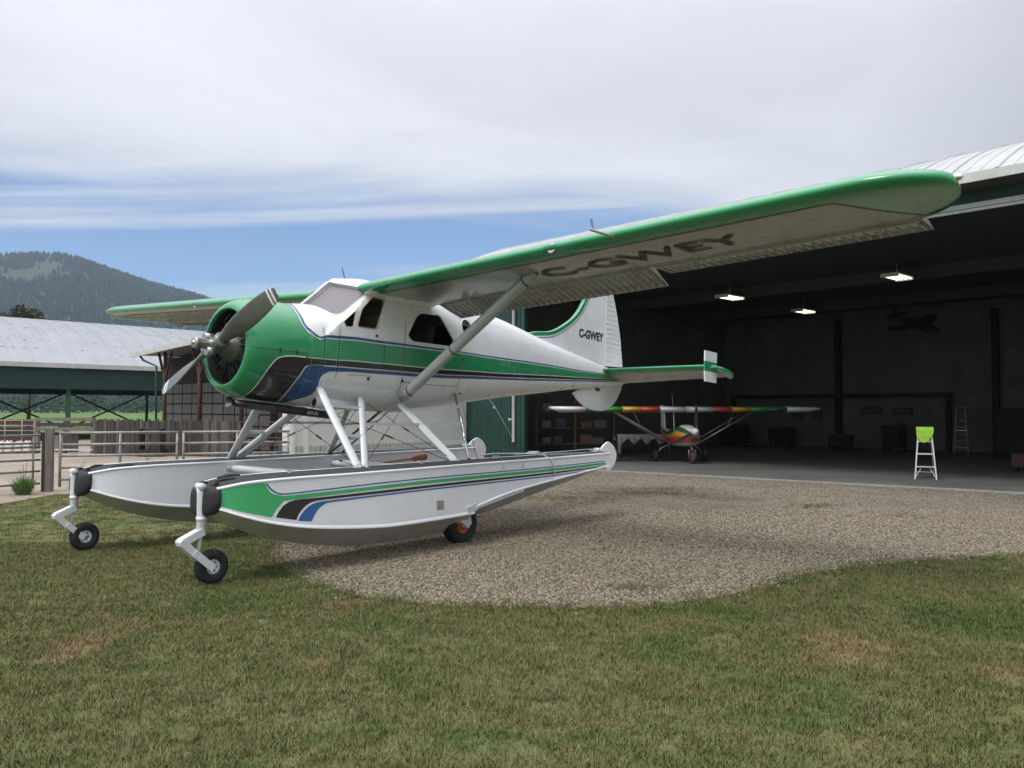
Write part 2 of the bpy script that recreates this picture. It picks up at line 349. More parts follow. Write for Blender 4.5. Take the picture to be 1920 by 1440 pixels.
def inside(pts, poly):
    x, y = pts[:, 0], pts[:, 1]; r = np.zeros(len(pts), bool); P = np.array(poly)
    for (x1, y1), (x2, y2) in zip(P, np.roll(P, -1, 0)):
        c = ((y1 > y) != (y2 > y)) & (x < (x2 - x1) * (y - y1) / (y2 - y1 + 1e-12) + x1); r ^= c
    return r

# ---- scatter: one object of many instances
def scatter(name, pts, src, mats_dummy=None, smin=.7, smax=1.3, tilt=.15, flat=False, label=None, cat=None):
    n = len(pts); me = bpy.data.meshes.new(name); me.from_pydata([tuple(p) for p in pts], [], [])
    rot = np.zeros((n, 3)); rot[:, 2] = rng.uniform(0, 2 * PI, n); rot[:, :2] = rng.normal(0, tilt, (n, 2)) if not flat else rng.uniform(0, 2 * PI, (n, 2))
    a = me.attributes.new('rot', 'FLOAT_VECTOR', 'POINT'); a.data.foreach_set('vector', rot.ravel().astype(np.float32))
    a = me.attributes.new('scl', 'FLOAT', 'POINT'); a.data.foreach_set('value', rng.uniform(smin, smax, n).astype(np.float32))
    a = me.attributes.new('idx', 'INT', 'POINT'); a.data.foreach_set('value', rng.integers(0, len(src), n).astype(np.int32))
    o = bpy.data.objects.new(name, me); COL.objects.link(o)
    c = bpy.data.collections.new(name + '_pieces')
    for s in src:
        for u in list(s.users_collection): u.objects.unlink(s)
        c.objects.link(s)
    g = bpy.data.node_groups.new(name, 'GeometryNodeTree'); g.interface.new_socket('Geometry', in_out='INPUT', socket_type='NodeSocketGeometry'); g.interface.new_socket('Geometry', in_out='OUTPUT', socket_type='NodeSocketGeometry')
    N = g.nodes; gi = N.new('NodeGroupInput'); go = N.new('NodeGroupOutput'); ip = N.new('GeometryNodeInstanceOnPoints'); ci = N.new('GeometryNodeCollectionInfo')
    ci.inputs['Collection'].default_value = c; ci.inputs['Separate Children'].default_value = True; ci.inputs['Reset Children'].default_value = True; ip.inputs['Pick Instance'].default_value = True
    def at(nm, ty):
        q = N.new('GeometryNodeInputNamedAttribute'); q.data_type = ty; q.inputs[0].default_value = nm; return q.outputs[0]
    L = g.links.new; L(gi.outputs[0], ip.inputs['Points']); L(ci.outputs[0], ip.inputs['Instance']); L(at('idx', 'INT'), ip.inputs['Instance Index']); L(at('rot', 'FLOAT_VECTOR'), ip.inputs['Rotation']); L(at('scl', 'FLOAT'), ip.inputs['Scale']); L(ip.outputs[0], go.inputs[0])
    md = o.modifiers.new('scatter', 'NODES'); md.node_group = g
    return tag(o, label, cat, kind='stuff')
def tuft(name, nb, rad, h0, h1, w, mt, lean=.5):
    b = B()
    for k in range(nb):
        a = random.uniform(0, 2 * PI); r = rad * math.sqrt(random.random()); p = Vector((r * math.cos(a), r * math.sin(a), -.004)); h = random.uniform(h0, h1); d = random.uniform(0, 2 * PI); ln = random.uniform(.1, lean) * h; D = Vector((math.cos(d), math.sin(d), 0)); Sx = Vector((-D.y, D.x, 0)) * (w * random.uniform(.7, 1.3) / 2)
        i = b.pts([p - Sx, p + Sx, p + D * ln * .35 + Vector((0, 0, h * .55)) + Sx * .8, p + D * ln * .35 + Vector((0, 0, h * .55)) - Sx * .8, p + D * ln + Vector((0, 0, h))])
        b.face((i, i + 1, i + 2, i + 3), 0, True); b.face((i + 3, i + 2, i + 4), 0, True)
    return b.build(name, mt)
tufts = [tuft('grass_tuft', 34, .085, .014, .038, .0042, 'blade', 1.3) for _ in range(6)]
C_ = []
def lawn_pts(n, x0, x1, y0, y1):
    P = np.column_stack([rng.uniform(x0, x1, n), rng.uniform(y0, y1, n), np.full(n, -.014)]); P = P[~inside(P, [(p[0] + .02, p[1] + .03) for p in GPJ])]
    return P[inside(P, [(-16, -5), (16, -5), (16, 14), (-3, 20), (-4.2, 20)] + LAWN_EDGE[::-1] + [(-16, 12)])]
def infrust(P, m=2.0): return P[np.abs(P[:, 0]) < .64 * P[:, 1] + m]
C_.append(infrust(lawn_pts(32000, -6.6, 6.6, 1.6, 7.2))); C_.append(infrust(lawn_pts(27000, -9.0, 9.0, 7.0, 10.5))); C_.append(infrust(lawn_pts(17000, -14, 14, 10.4, 18.5)))
scatter('lawn_grass', np.vstack(C_), tufts, label='short mown grass of the lawn, partly dry', cat='grass', tilt=.12)
# longer grass lip along the gravel edge
lip = []
for p in resample(GPJ[:178], 420):
    for k in range(rng.integers(0, 6)): lip.append((p[0] + rng.normal(0, .07), p[1] + .03 + rng.normal(0, .08), -.01))
tl = [tuft('edge_tuft', 20, .055, .022, .06, .0045, 'blade', 1.0) for _ in range(3)]
scatter('edge_grass', np.array(lip), tl, label='longer grass along the gravel edge', cat='grass')
# gravel stones
STC = [(.33, .275, .195), (.21, .18, .135), (.43, .375, .275), (.155, .138, .115), (.295, .24, .16), (.38, .31, .205)]
stones = []
for i, c in enumerate(STC * 2):
    b = B(); bm = bmesh.new(); bmesh.ops.create_icosphere(bm, subdivisions=1, radius=1)
    sc3 = Vector((random.uniform(.8, 1.3), random.uniform(.7, 1.0), random.uniform(.45, .7)))
    for v in bm.verts: v.co = Vector((v.co.x * sc3.x, v.co.y * sc3.y, v.co.z * sc3.z)) * random.uniform(.75, 1.15) * .0125
    b.pts([v.co for v in bm.verts]); [b.face([v.index for v in f.verts], 0, False) for f in bm.faces]; bm.free()
    stones.append(b.build('stone', mat('stone_%d' % i, tuple(q * .70 for q in c), .85, var=.2, vscale=40)))
def gr_pts(n, x0, x1, y0, y1):
    P = np.column_stack([rng.uniform(x0, x1, n), rng.uniform(y0, y1, n), rng.uniform(-.004, .007, n)]); return infrust(P[inside(P, GPJ)], 1.6)
scatter('gravel', np.vstack([gr_pts(78000, -3.5, 6.5, 7, 10), gr_pts(66000, -4, 8.5, 10, 14), gr_pts(40000, -4.2, 13, 14, 23.5), np.array([(p[0] + rng.normal(0, .08), p[1] - abs(rng.normal(0, .07)), rng.uniform(-.006, .004)) for p in resample(GPJ[:178], 500)])]), stones, flat=True, smin=.45, smax=1.65, label='loose grey-brown gravel of the apron', cat='gravel')
# grass patches in the gravel
gp = []
for cx, cy, rx, ry, n in ((1.15, 7.85, .24, .12, 90), (5.2, 14.5, .5, .30, 110), (2.4, 16.7, 1.1, .45, 300), (.85, 15.7, .7, .4, 160), (6.2, 13.2, .3, .2, 35), (3.2, 17.6, .9, .3, 120)):
    gp += [(cx + rng.normal(0, rx * .6), cy + rng.normal(0, ry * .6), .0) for _ in range(n)]
tp = [tuft('weed_tuft', 10, .05, .015, .045, .005, mat('dry_blade', (.15, .125, .05), .8, var=.4, vscale=3), 1.2) for _ in range(2)]
scatter('gravel_weeds', np.array(gp), tp, label='thin dry grass patches growing through the gravel', cat='grass')

# ================================================================== hangar
M['roof'] = mat('roof', (.48, .48, .47), .38, .55, var=.10, vscale=1.2, bump=.05, bscale=6)
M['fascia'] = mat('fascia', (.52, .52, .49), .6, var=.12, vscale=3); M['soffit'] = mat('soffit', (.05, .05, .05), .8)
M['green_metal'] = mat('green_metal', (.012, .050, .040), .45, var=.15, vscale=2, coat=.2)
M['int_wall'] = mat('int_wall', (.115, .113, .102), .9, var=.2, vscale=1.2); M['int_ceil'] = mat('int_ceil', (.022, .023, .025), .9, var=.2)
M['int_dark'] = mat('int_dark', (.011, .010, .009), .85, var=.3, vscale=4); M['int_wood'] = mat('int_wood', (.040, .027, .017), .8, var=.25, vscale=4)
M['rail_dim'] = mat('rail_dim', (.17, .17, .165), .5, .3); M['beam'] = mat('beam', (.045, .044, .040), .9, var=.2); M['rail_metal'] = mat('rail_metal', (.42, .42, .41), .4, .7, var=.15)
HG = empty('hangar', H(0, 0), HRZ, 'wide arch-roofed hangar with its long open front, dark inside', 'hangar')
def HL(p): return (p[0], p[1], p[2])
T0, T1, DEP, ZE, ZR = -6.2, 18.0, 16.5, 6.46, 8.62
def hb(): return B()
tag(sheet('concrete_floor', [tuple(H(T0, 0)[:2]), tuple(H(-3.4, 0)[:2]), (.1, 24.6), (2.68, 22.6), (10.28, 16.73), (13.6, 14.2), tuple(H(T1, 0)[:2]), tuple(H(T1, DEP)[:2]), tuple(H(T0, DEP)[:2])], .03, 'concrete'), kind='structure')
b = B()
for pa, pb in (((.1, 24.6), (2.68, 22.6)), ((2.68, 22.6), (10.28, 16.73)), ((10.28, 16.73), (13.6, 14.2))): b.bar((*pa, -.012), (*pb, -.012), .07, .085)
tag(b.build('slab_kerb', 'slab_edge'), kind='structure')
# arched roof of metal sheets
half = DEP / 2 + .8; AA = math.radians(40)
def arch(q):           # q 0..1 eave to ridge: (distance in, height)
    a = AA * (1 - q); R = half / math.sin(AA); rise = R * (1 - math.cos(AA))
    return half - R * math.sin(a), ZE + (ZR - ZE) * (R * math.cos(a) - R * math.cos(AA)) / rise
prof = [(arch(i / 12)[0] - .8, arch(i / 12)[1]) for i in range(13)]; prof += [(DEP - s, z) for s, z in prof[-2::-1]]
b = hb(); rows = []; w = .92
for dx, dz in ((0, 0), (.02, .035), (.06, .035), (.08, .002), (.30, 0), (.31, .014), (.33, .014), (.34, 0), (.60, 0), (.61, .014), (.63, .014), (.64, 0), (.935, 0)): rows.append([(dx, s, z + dz) for s, z in prof])
b.grid(rows, 0, False); pn = b.build('roof_panel', 'roof', HG); pn.location = (T0 - .4, 0, 0)
for k in range(1, int((T1 - T0 + .4) / w)): share(pn, HG, (T0 - .4 + k * w, 0, 0))
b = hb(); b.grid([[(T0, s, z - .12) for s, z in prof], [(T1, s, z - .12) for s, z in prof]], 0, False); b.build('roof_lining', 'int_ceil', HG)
b = hb(); b.box(((T0 + T1) / 2, -.86, ZE - .10), (T1 - T0 + .9, .05, .19)); b.build('fascia_board', 'fascia', HG)
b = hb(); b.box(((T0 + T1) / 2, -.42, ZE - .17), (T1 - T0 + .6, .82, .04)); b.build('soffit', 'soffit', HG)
b = hb(); b.box(((T0 + T1) / 2, .12, 6.13), (T1 - T0, .16, .44)); b.build('door_header', 'green_metal', HG)
b = hb(); b.box(((T0 + T1) / 2, -.05, 5.96), (T1 - T0, .14, .10)); b.box(((T0 + T1) / 2, -.12, 5.86), (T1 - T0, .05, .06)); b.build('door_rail', 'rail_metal', HG)
# walls
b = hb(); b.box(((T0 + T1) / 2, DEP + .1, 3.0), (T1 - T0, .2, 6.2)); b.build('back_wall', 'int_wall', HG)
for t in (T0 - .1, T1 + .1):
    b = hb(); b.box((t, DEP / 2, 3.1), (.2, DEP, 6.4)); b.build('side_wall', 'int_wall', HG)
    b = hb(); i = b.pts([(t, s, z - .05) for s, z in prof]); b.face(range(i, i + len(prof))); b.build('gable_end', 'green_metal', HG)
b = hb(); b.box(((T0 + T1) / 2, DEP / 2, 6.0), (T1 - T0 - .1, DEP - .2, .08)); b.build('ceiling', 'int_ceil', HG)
for s in (6.9, 12.6):
    b = hb(); b.box(((T0 + T1) / 2, s, 5.78), (T1 - T0 - .1, .22, .36)); b.build('ceiling_beam', 'beam', HG)
for t, s in ((-.46, DEP - .25), (5.75, DEP - .25), (11.5, DEP - .25)):
    b = hb(); b.box((t, s, 2.8), (.22, .22, 5.6)); b.build('wall_post', 'int_dark', HG)
# front wall of ribbed green sheets left of the opening, and the door track post
b = hb(); wv = .24
b.grid([[(x, y, z) for z in (0.0, 6.0)] for x, y in ((0, 0), (.015, -.022), (.04, -.022), (.055, 0), (.12, 0), (.13, -.008), (.145, -.008), (.155, 0), (wv, 0))], 0, False); sp_ = b.build('siding_panel', 'green_metal', HG); sp_.location = (T0, -.02, .02)
for k in range(1, 12): share(sp_, HG, (T0 + k * wv, -.02, .02))
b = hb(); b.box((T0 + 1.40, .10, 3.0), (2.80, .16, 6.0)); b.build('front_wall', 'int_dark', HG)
b = hb(); b.box((-3.77, -.10, 3.2), (.09, .05, 5.2)); b.box((-3.77, -.135, 3.2), (.03, .03, 5.2)); b.box((-3.77, -.06, 5.55), (.28, .16, .12)); b.box((-3.87, -.14, 1.35), (.12, .08, .06)); b.build('door_track_post', 'fascia', HG)
b = hb(); b.box((-3.36, .0, 3.0), (.16, .14, 6.0)); b.build('door_jamb', 'green_metal', HG)
b = hb(); b.box((-4.75, -.07, 1.75), (.05, .05, .09)); b.tube([(-5.2, -.08, 2.2), (-4.7, -.08, 1.75), (-3.8, -.12, .75)], .006, 5); b.build('wall_cable', 'fascia', HG)
# ceiling lamps
M['tube'] = mat('tube', (.9, .9, .8), .5, emit=((1, .93, .66), 2.0))
for i, (t, s) in enumerate(((7.55, 28.7), (11.5, 32.7), (11.26, 24.2))):
    e = empty('ceiling_lamp', (t, s, 5.56), HRZ + PI / 2, ('lit fluorescent hangar lamp nearest the tail fin', 'lit fluorescent hangar lamp farthest back in the hangar', 'lit fluorescent hangar lamp highest and rightmost in the hangar')[i], 'lamp', 'fluorescent lamps under the hangar ceiling')
    b = B(); b.box((0, 0, .05), (1.05, .52, .04)); b.box((-.52, 0, .0), (.02, .52, .09)); b.box((.52, 0, .0), (.02, .52, .09)); b.tube([(0, 0, .05), (0, 0, .42)], .008, 5); b.build('housing', 'fascia', e)
    for k in range(4): b = B(); b.tube([(-.50, -.195 + .13 * k, .0), (.50, -.195 + .13 * k, .0)], .022, 8); b.build('tube', 'tube', e)
# ---- shelving and clutter
SHX, SHY = .85, 29.0
SH = empty('shelving', (SHX, SHY, .03), 0, 'tall dark wooden shelving along the left side of the hangar', 'shelf')
for x in (0, 1.35, 2.7):
    for y in (0, .5): b = B(); b.box((x, y, 1.1), (.09, .09, 2.2)); b.build('post', 'int_wood', SH)
for z in (.45, 1.0, 1.55, 2.1): b = B(); b.box((1.35, .25, z), (2.8, .6, .04)); b.build('shelf_board', 'int_wood', SH)
M['box_a'] = mat('box_a', (.09, .086, .078), .8, var=.2, vscale=5); M['box_b'] = mat('box_b', (.075, .033, .022), .8, var=.2, vscale=5); M['box_c'] = mat('box_c', (.018, .025, .038), .7, var=.2, vscale=5); M['box_d'] = mat('box_d', (.05, .05, .048), .7, var=.2)
def on_shelf(nm, x, y, z, d, mt, lab, cat='box', lid=True):
    e = empty(nm, (SHX + x, SHY + y, .05 + z), random.uniform(-.1, .1), lab, cat, 'boxes and cans on the shelving')
    b = B(); b.box((0, 0, d[2] / 2), d); b.build('body', mt, e, bevel=.01)
    b = B(); b.box((0, 0, d[2] + .012), (d[0] + .02, d[1] + .02, .024)); b.build('lid', 'int_dark' if mt != 'int_dark' else 'box_d', e)
zn = ('lowest', 'second', 'third', 'top')
for zi, z in enumerate((.45, 1.0, 1.55)):
    for k, (x, mt, cl) in enumerate(((.35, 'box_a', 'pale grey'), (.85, 'box_c', 'dark blue'), (1.75, 'box_b', 'rusty brown'), (2.25, 'box_d', 'grey'))):
        on_shelf('storage_box', x + .1 * (zi - 1) * (k % 2), .2, z, (.30 + .04 * k, .34, .20 + .05 * ((k + zi) % 3)), ('box_a', 'box_c', 'box_b', 'box_d')[k], '%s storage box on the %s shelf board by the hangar door' % (cl, zn[zi]))
b = B(); wt = empty('wall_fan', (SHX + .4, SHY + .2, 2.15), 0, 'small grey machine standing on top of the shelving', 'machine'); b.box((0, 0, .16), (.26, .2, .22)); b.build('body', 'box_a', wt, bevel=.02); b = B(); b.lathe((0, -.10, .18), (0, -1, 0), [(0, 0), (0, .07), (.02, .07), (.02, .05), (.01, 0)], 14); b.build('dial', 'int_dark', wt); b = B(); b.box((0, 0, .025), (.16, .16, .05)); b.build('foot', 'int_dark', wt)
WB = empty('workbench', (4.35, 28.0, .03), .08, 'workbench draped with a grey cloth behind the small airplane', 'workbench')
b = B(); b.box((0, 0, .78), (1.7, .7, .05)); b.build('bench_top', 'int_wood', WB)
for x in (-.75, .75):
    for y in (-.3, .3): b = B(); b.box((x, y, .38), (.07, .07, .76)); b.build('leg', 'int_wood', WB)
b = B(); rows = []
for i in range(29):
    x = -.88 + 1.76 * i / 28; d = .22 + .10 * math.sin(i * .9) + (.35 if abs(i - 14) > 12 else 0); rows.append([(x, .37, .62), (x, .37, .815), (x, -.36, .815), (x, -.39 - .02 * math.sin(i * 1.7), .815 - d * .5), (x, -.40 - .03 * math.sin(i * 1.7), .815 - d)])
b.grid(rows); M['cloth'] = mat('cloth', (.19, .19, .185), .9, var=.1); tag(b.build('bench_cloth', 'cloth'), 'grey dust cloth hanging over the workbench edge', 'cloth'); o = bpy.data.objects['bench_cloth']; o.location = WB.location; o.rotation_euler = WB.rotation_euler
# wall frame, pictures, clutter to the right
FR = empty('wall_frame', H(-1.0, DEP - .35, .03), HRZ, 'dark timber frame standing against the hangar back wall', 'frame')
for x, w_, z, h_ in ((-4.6, .14, 1.1, 2.2), (5.07, .18, 1.1, 2.2)): b = B(); b.box((x, 0, z), (w_, .12, h_)); b.build('post', 'int_dark', FR)
b = B(); b.box((.22, 0, 2.27), (9.9, .14, .16)); b.build('beam', 'int_dark', FR)
for i, (t, z, w_, h_) in enumerate(((.9, 1.65, .9, .28), (2.2, 1.63, .8, .25), (-2.4, 1.40, .55, .4), (-1.5, 1.40, .45, .4))):
    e = empty('wall_picture', H(t, DEP - .12, z), HRZ, ('long dark picture just right of the post on the hangar back wall', 'long dark picture farthest right on the hangar back wall', 'small dark picture farthest left on the hangar back wall', 'small dark picture just left of the back wall post')[i], 'picture', 'pictures on the hangar back wall')
    b = B(); b.box((0, 0, 0), (w_, .03, h_)); b.build('picture_frame', 'int_dark', e); b = B(); b.box((0, -.02, 0), (w_ - .06, .012, h_ - .06)); b.build('print', 'box_d', e)
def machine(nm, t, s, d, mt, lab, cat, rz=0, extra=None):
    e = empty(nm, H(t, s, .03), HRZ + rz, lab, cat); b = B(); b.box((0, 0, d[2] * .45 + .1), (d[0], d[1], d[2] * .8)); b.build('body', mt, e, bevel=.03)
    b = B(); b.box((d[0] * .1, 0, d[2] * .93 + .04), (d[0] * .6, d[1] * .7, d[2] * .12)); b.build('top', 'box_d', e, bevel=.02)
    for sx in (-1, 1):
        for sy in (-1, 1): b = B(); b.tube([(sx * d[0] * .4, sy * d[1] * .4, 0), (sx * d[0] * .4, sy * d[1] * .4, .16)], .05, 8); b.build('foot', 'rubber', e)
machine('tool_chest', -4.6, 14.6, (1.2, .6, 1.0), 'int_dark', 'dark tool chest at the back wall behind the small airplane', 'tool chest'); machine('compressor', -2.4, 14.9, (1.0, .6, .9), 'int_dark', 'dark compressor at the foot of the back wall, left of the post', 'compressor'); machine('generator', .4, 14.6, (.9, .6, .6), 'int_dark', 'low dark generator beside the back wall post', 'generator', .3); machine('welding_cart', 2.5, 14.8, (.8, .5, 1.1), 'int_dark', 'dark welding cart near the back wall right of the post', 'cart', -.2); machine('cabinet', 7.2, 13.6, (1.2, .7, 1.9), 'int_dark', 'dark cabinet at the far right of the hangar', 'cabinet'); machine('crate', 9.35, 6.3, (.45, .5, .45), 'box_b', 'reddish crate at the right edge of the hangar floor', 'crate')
# bicycle-like pile at the back
# hanging model glider
GL = empty('model_airplane', H(4.5, 12.2, 4.75), HRZ - .75, 'dark model airplane hanging under the hangar ceiling', 'model airplane')
b = B(); b.tube([(-.75, 0, .10), (-.5, 0, .05), (.1, 0, -.02), (.5, 0, -.06), (.62, 0, -.06)], [.05, .09, .13, .11, .02], 12); b.build('fuselage', 'int_dark', GL)
for s_ in (-1, 1): b = B(); b.plate([(.25, 0), (-.15, 0), (-.35, .95 * s_), (-.22, 1.05 * s_), (-.02, .9 * s_)], (0, 0, .02), (1, 0, 0), (0, 1, 0), (0, 0, 1), .02); b.build('wing', 'int_dark', GL)
b = B(); b.plate([(-.6, 0), (-.85, 0), (-.95, .32), (-.8, .32)], (0, 0, .1), (1, 0, 0), (0, 0, 1), (0, 1, 0), .015); b.build('fin', 'int_dark', GL); b = B(); b.plate([(-.62, -.4), (-.62, .4), (-.82, .35), (-.82, -.35)], (0, 0, .12), (1, 0, 0), (0, 1, 0), (0, 0, 1), .012); b.build('tailplane', 'int_dark', GL)
GL.rotation_euler = (math.radians(16), math.radians(18), math.radians(-55)); GL.scale = (1.3, 1.3, 1.3)
b = B(); b.tube([(0, 0, .1), (-.3, -.25, .95)], .004, 4); b.build('hanging_wire', 'int_dark', GL)

# ---- ladders
def ladder(nm, loc, rz, h, n, mt, lab, w0=.46, w1=.27):
    e = empty(nm, loc, rz, lab, 'ladder'); sp = h * .22
    for s_ in (-1, 1):
        b = B(); b.bar((s_ * w0 / 2, -sp, 0), (s_ * w1 / 2, -.06, h), .028, .065, up=(0, 1, 0)); b.build('side_rail', mt, e)
        b = B(); b.bar((s_ * w0 / 2 * .92, sp + .08, 0), (s_ * w1 / 2 * .9, .05, h - .03), .022, .03, up=(0, 1, 0)); b.build('rear_leg', 'alu', e)
        b = B(); b.bar((s_ * w0 / 2 * .8, -sp * .55, h * .62), (s_ * w0 / 2 * .8, sp * .55, h * .60), .006, .018); b.build('spreader', 'alu', e)
        b = B(); b.bar((s_ * w0 / 2 * .93, -sp * .93, h * .05), (s_ * w0 / 2 * .42, -sp * .80, h * .215), .012, .02, up=(0, 1, 0)); b.build('brace', mt, e)
    for k in range(1, n + 1):
        t = k / (n + 1); b = B(); b.box((0, -sp + (sp - .06) * t, h * t), (w0 + (w1 - w0) * t - .03, .08, .026)); b.build('step', mt, e)
    for t in (.12, .5): b = B(); b.bar((-w0 * .42, sp * (1 - t) + .07, h * t), (w0 * .42, sp * (1 - t) + .07, h * t), .02, .02); b.build('rear_bar', 'alu', e)
    b = B(); b.box((0, 0, h + .012), (w1 + .06, .24, .03)); b.build('top_cap', mt, e); return e
M['ladder'] = mat('ladder', (.66, .67, .68), .4, .3, var=.08)
LP = Vector((9.92, 20.0, .03)); ladder('step_ladder', LP, math.radians(-24), 1.20, 3, 'ladder', 'silver aluminium step ladder standing at the hangar edge with a lime cloth on top')
M['lime_cloth'] = mat('lime_cloth', (.30, .56, .05), .85, var=.12, vscale=9)
b = B(); rows = []
for i in range(17):
    x = -.185 + .37 * i / 16; d = .30 * math.sin(PI * (.18 + .72 * i / 16)) + .03; wv_ = .012 * math.sin(i * 1.4); rows.append([(x * .95, .14, 1.10 + wv_), (x * .97, .125, 1.236), (x, 0, 1.243 + wv_ * .3), (x, -.13, 1.236), (x * 1.02, -.155 - wv_, 1.20 - d * .2), (x * 1.0, -.16 + wv_, 1.20 - d * .6), (x * .94, -.17 - wv_, 1.20 - d)])
b.grid(rows); o = tag(b.build('cloth', 'lime_cloth'), 'bright lime green cloth draped over the step ladder', 'cloth'); o.location = LP; o.rotation_euler = (0, 0, math.radians(-24))
ladder('tall_step_ladder', H(4.9, 15.0, .03), HRZ + .3, 1.75, 6, 'rail_dim', 'taller dim step ladder in the dark back of the hangar', .5, .3)

# ---- small airplane in the hangar
M['ul_white'] = mat('ul_white', (.62, .62, .60), .4, coat=.3); M['ul_dgreen'] = mat('ul_dgreen', (.012, .095, .045), .4, coat=.3); M['ul_green'] = mat('ul_green', (.04, .26, .045), .4, coat=.3)
UL = empty('small_airplane', (5.42, 26.0, .03), math.radians(5), 'small high-wing airplane with rainbow-banded wings standing inside the hangar', 'airplane')
ZW = 1.64
def ub(): return B()
bands = [(0.05, .85, 'ul_white'), (.85, 1.44, 'red_paint'), (1.44, 2.03, 'yellow'), (2.03, 2.62, 'ul_green'), (2.62, 3.20, 'ul_dgreen'), (3.20, 3.95, 'ul_white')]
for s_ in (-1, 1):
    wg = empty('wing', (0, 0, 0)); wg.parent = UL
    for x0, x1, mt in bands:
        b = ub(); rows = []
        for j in range(3):
            x = (x0 + (x1 - x0) * j / 2) * s_; r = []
            for c, up in [(c, 1) for c in (1, .6, .3, .12, .04, 0)] + [(c, -1) for c in (.04, .12, .3, .6, 1)]:
                th = .125 * (1.9 * math.sqrt(c) * (1 - c) + .02); tip = .30 if abs(x) > 3.9 else 0
                r.append((x + (tip * s_ * (up > 0) if tip else 0), -.25 + 1.3 * c * (1 - .0 * tip), ZW + up * th + .02 * (1 - c)))
            rows.append(r)
        b.grid(rows); n_ = len(rows[0]); b.face([2 * n_ + k for k in range(n_)]); b.face([k for k in range(n_)][::-1]); b.build('wing_band', mt, wg)
    b = ub(); b.tube([(.42 * s_, .10, .58), (2.20 * s_, .1, ZW - .06)], .022, 8); b.build('lift_strut', 'rail_metal', UL)
    b = ub(); b.tube([(.46 * s_, .75, .60), (2.15 * s_, .70, ZW - .06)], .018, 8); b.build('lift_strut', 'rail_metal', UL)
    b = ub(); b.tube([(1.40 * s_, .12, 1.16), (1.62 * s_, .12, ZW - .06)], .012, 6); b.build('jury_strut', 'rail_metal', UL)
    b = ub(); b.tube([(.34 * s_, .55, .56), (.62 * s_, .6, .42), (.76 * s_, .62, .22)], .02, 8); b.build('gear_leg', 'rail_metal', UL)
    b = ub(); b.lathe((.80 * s_ - .06, .62, .20), (1, 0, 0), [(0, 0), (0, .09), (.01, .17), (.04, .20), (.09, .20), (.12, .17), (.13, .09), (.13, 0)], 20); b.build('main_wheel', 'rubber', UL)
    b = ub(); b.tube([(.36 * s_, -.05, .95), (.38 * s_, .0, ZW - .02)], .014, 6); b.build('cabin_post', 'ul_white', UL)
b = ub(); secs = [(-.95, .16, .62, .98), (-.85, .22, .58, 1.04), (-.5, .27, .54, 1.12), (-.1, .33, .50, 1.18), (.5, .38, .48, 1.05), (1.3, .28, .55, .95), (2.6, .10, .80, 1.05)]
rows = [[(w_ * math.copysign(abs(math.cos(a)) ** .7, math.cos(a)), y, (z0 + z1) / 2 + (z1 - z0) / 2 * math.copysign(abs(math.sin(a)) ** .7, math.sin(a))) for a in np.linspace(0, 2 * PI, 21)[:-1]] for y, w_, z0, z1 in secs]
def um(a, k):
    s = math.sin(2 * PI * (k + .5) / 20); return 0 if s > .85 or s < -.6 else (1 if s > .35 else (2 if s > 0 else 3))
b.grid(rows, 0, True, close_v=True, mf=um); b.face(range(20), 3); b.build('fuselage_pod', ['ul_white', 'ul_dgreen', 'yellow', 'red_paint'], UL)
b = ub(); b.box((0, -.965, .74), (.24, .03, .13)); b.build('air_intake', 'dark', UL)
b = ub(); b.lathe((0, -.95, .98), (0, -1, 0), [(-.1, .11), (0, .125), (.08, .115), (.15, .08), (.19, .03), (.20, 0)], 18); b.build('spinner', 'ul_white', UL)
for dx, dz in ((.05, .95), (-.80, -.42)):
    b = ub(); d = Vector((dx, 0, dz)).normalized(); q = d.cross(Vector((0, 1, 0))); b.plate([(.08, -.03), (.3, -.06), (.62, -.05), (.84, -.015), (.84, .015), (.62, .04), (.3, .045), (.08, .03)], (0, -1.0, .98), d, q, (0, 1, 0), .012); b.build('propeller_blade', 'dark', UL)
b = ub(); b.tube([(0, -.62, .55), (0, -.68, .42)], .03, 8)
for s_ in (-1, 1): b.tube([(0, -.68, .42), (.10 * s_, -.69, .42), (.11 * s_, -.72, .18)], .016, 6)
b.build('nose_fork', 'rail_metal', UL)
b = ub(); b.lathe((-.06, -.72, .19), (1, 0, 0), [(0, 0), (0, .08), (.01, .16), (.03, .19), (.09, .19), (.11, .16), (.12, .08), (.12, 0)], 20); b.build('nose_wheel', mat('old_tyre', (.07, .035, .03), .8), UL)
b = ub(); b.tube([(-.3, .3, ZW), (-.32, .35, ZW + .5)], .008, 5); b.build('antenna', 'rail_metal', UL)
b = ub(); b.box((0, .3, ZW + .01), (.3, .8, .05)); b.build('wing_center_section', 'ul_white', UL)
b = ub(); b.plate([(2.3, .9), (2.75, .9), (2.8, 1.8), (2.55, 1.8)], (0, 0, 0), (0, 1, 0), (0, 0, 1), (1, 0, 0), .03); b.build('fin', 'ul_white', UL)

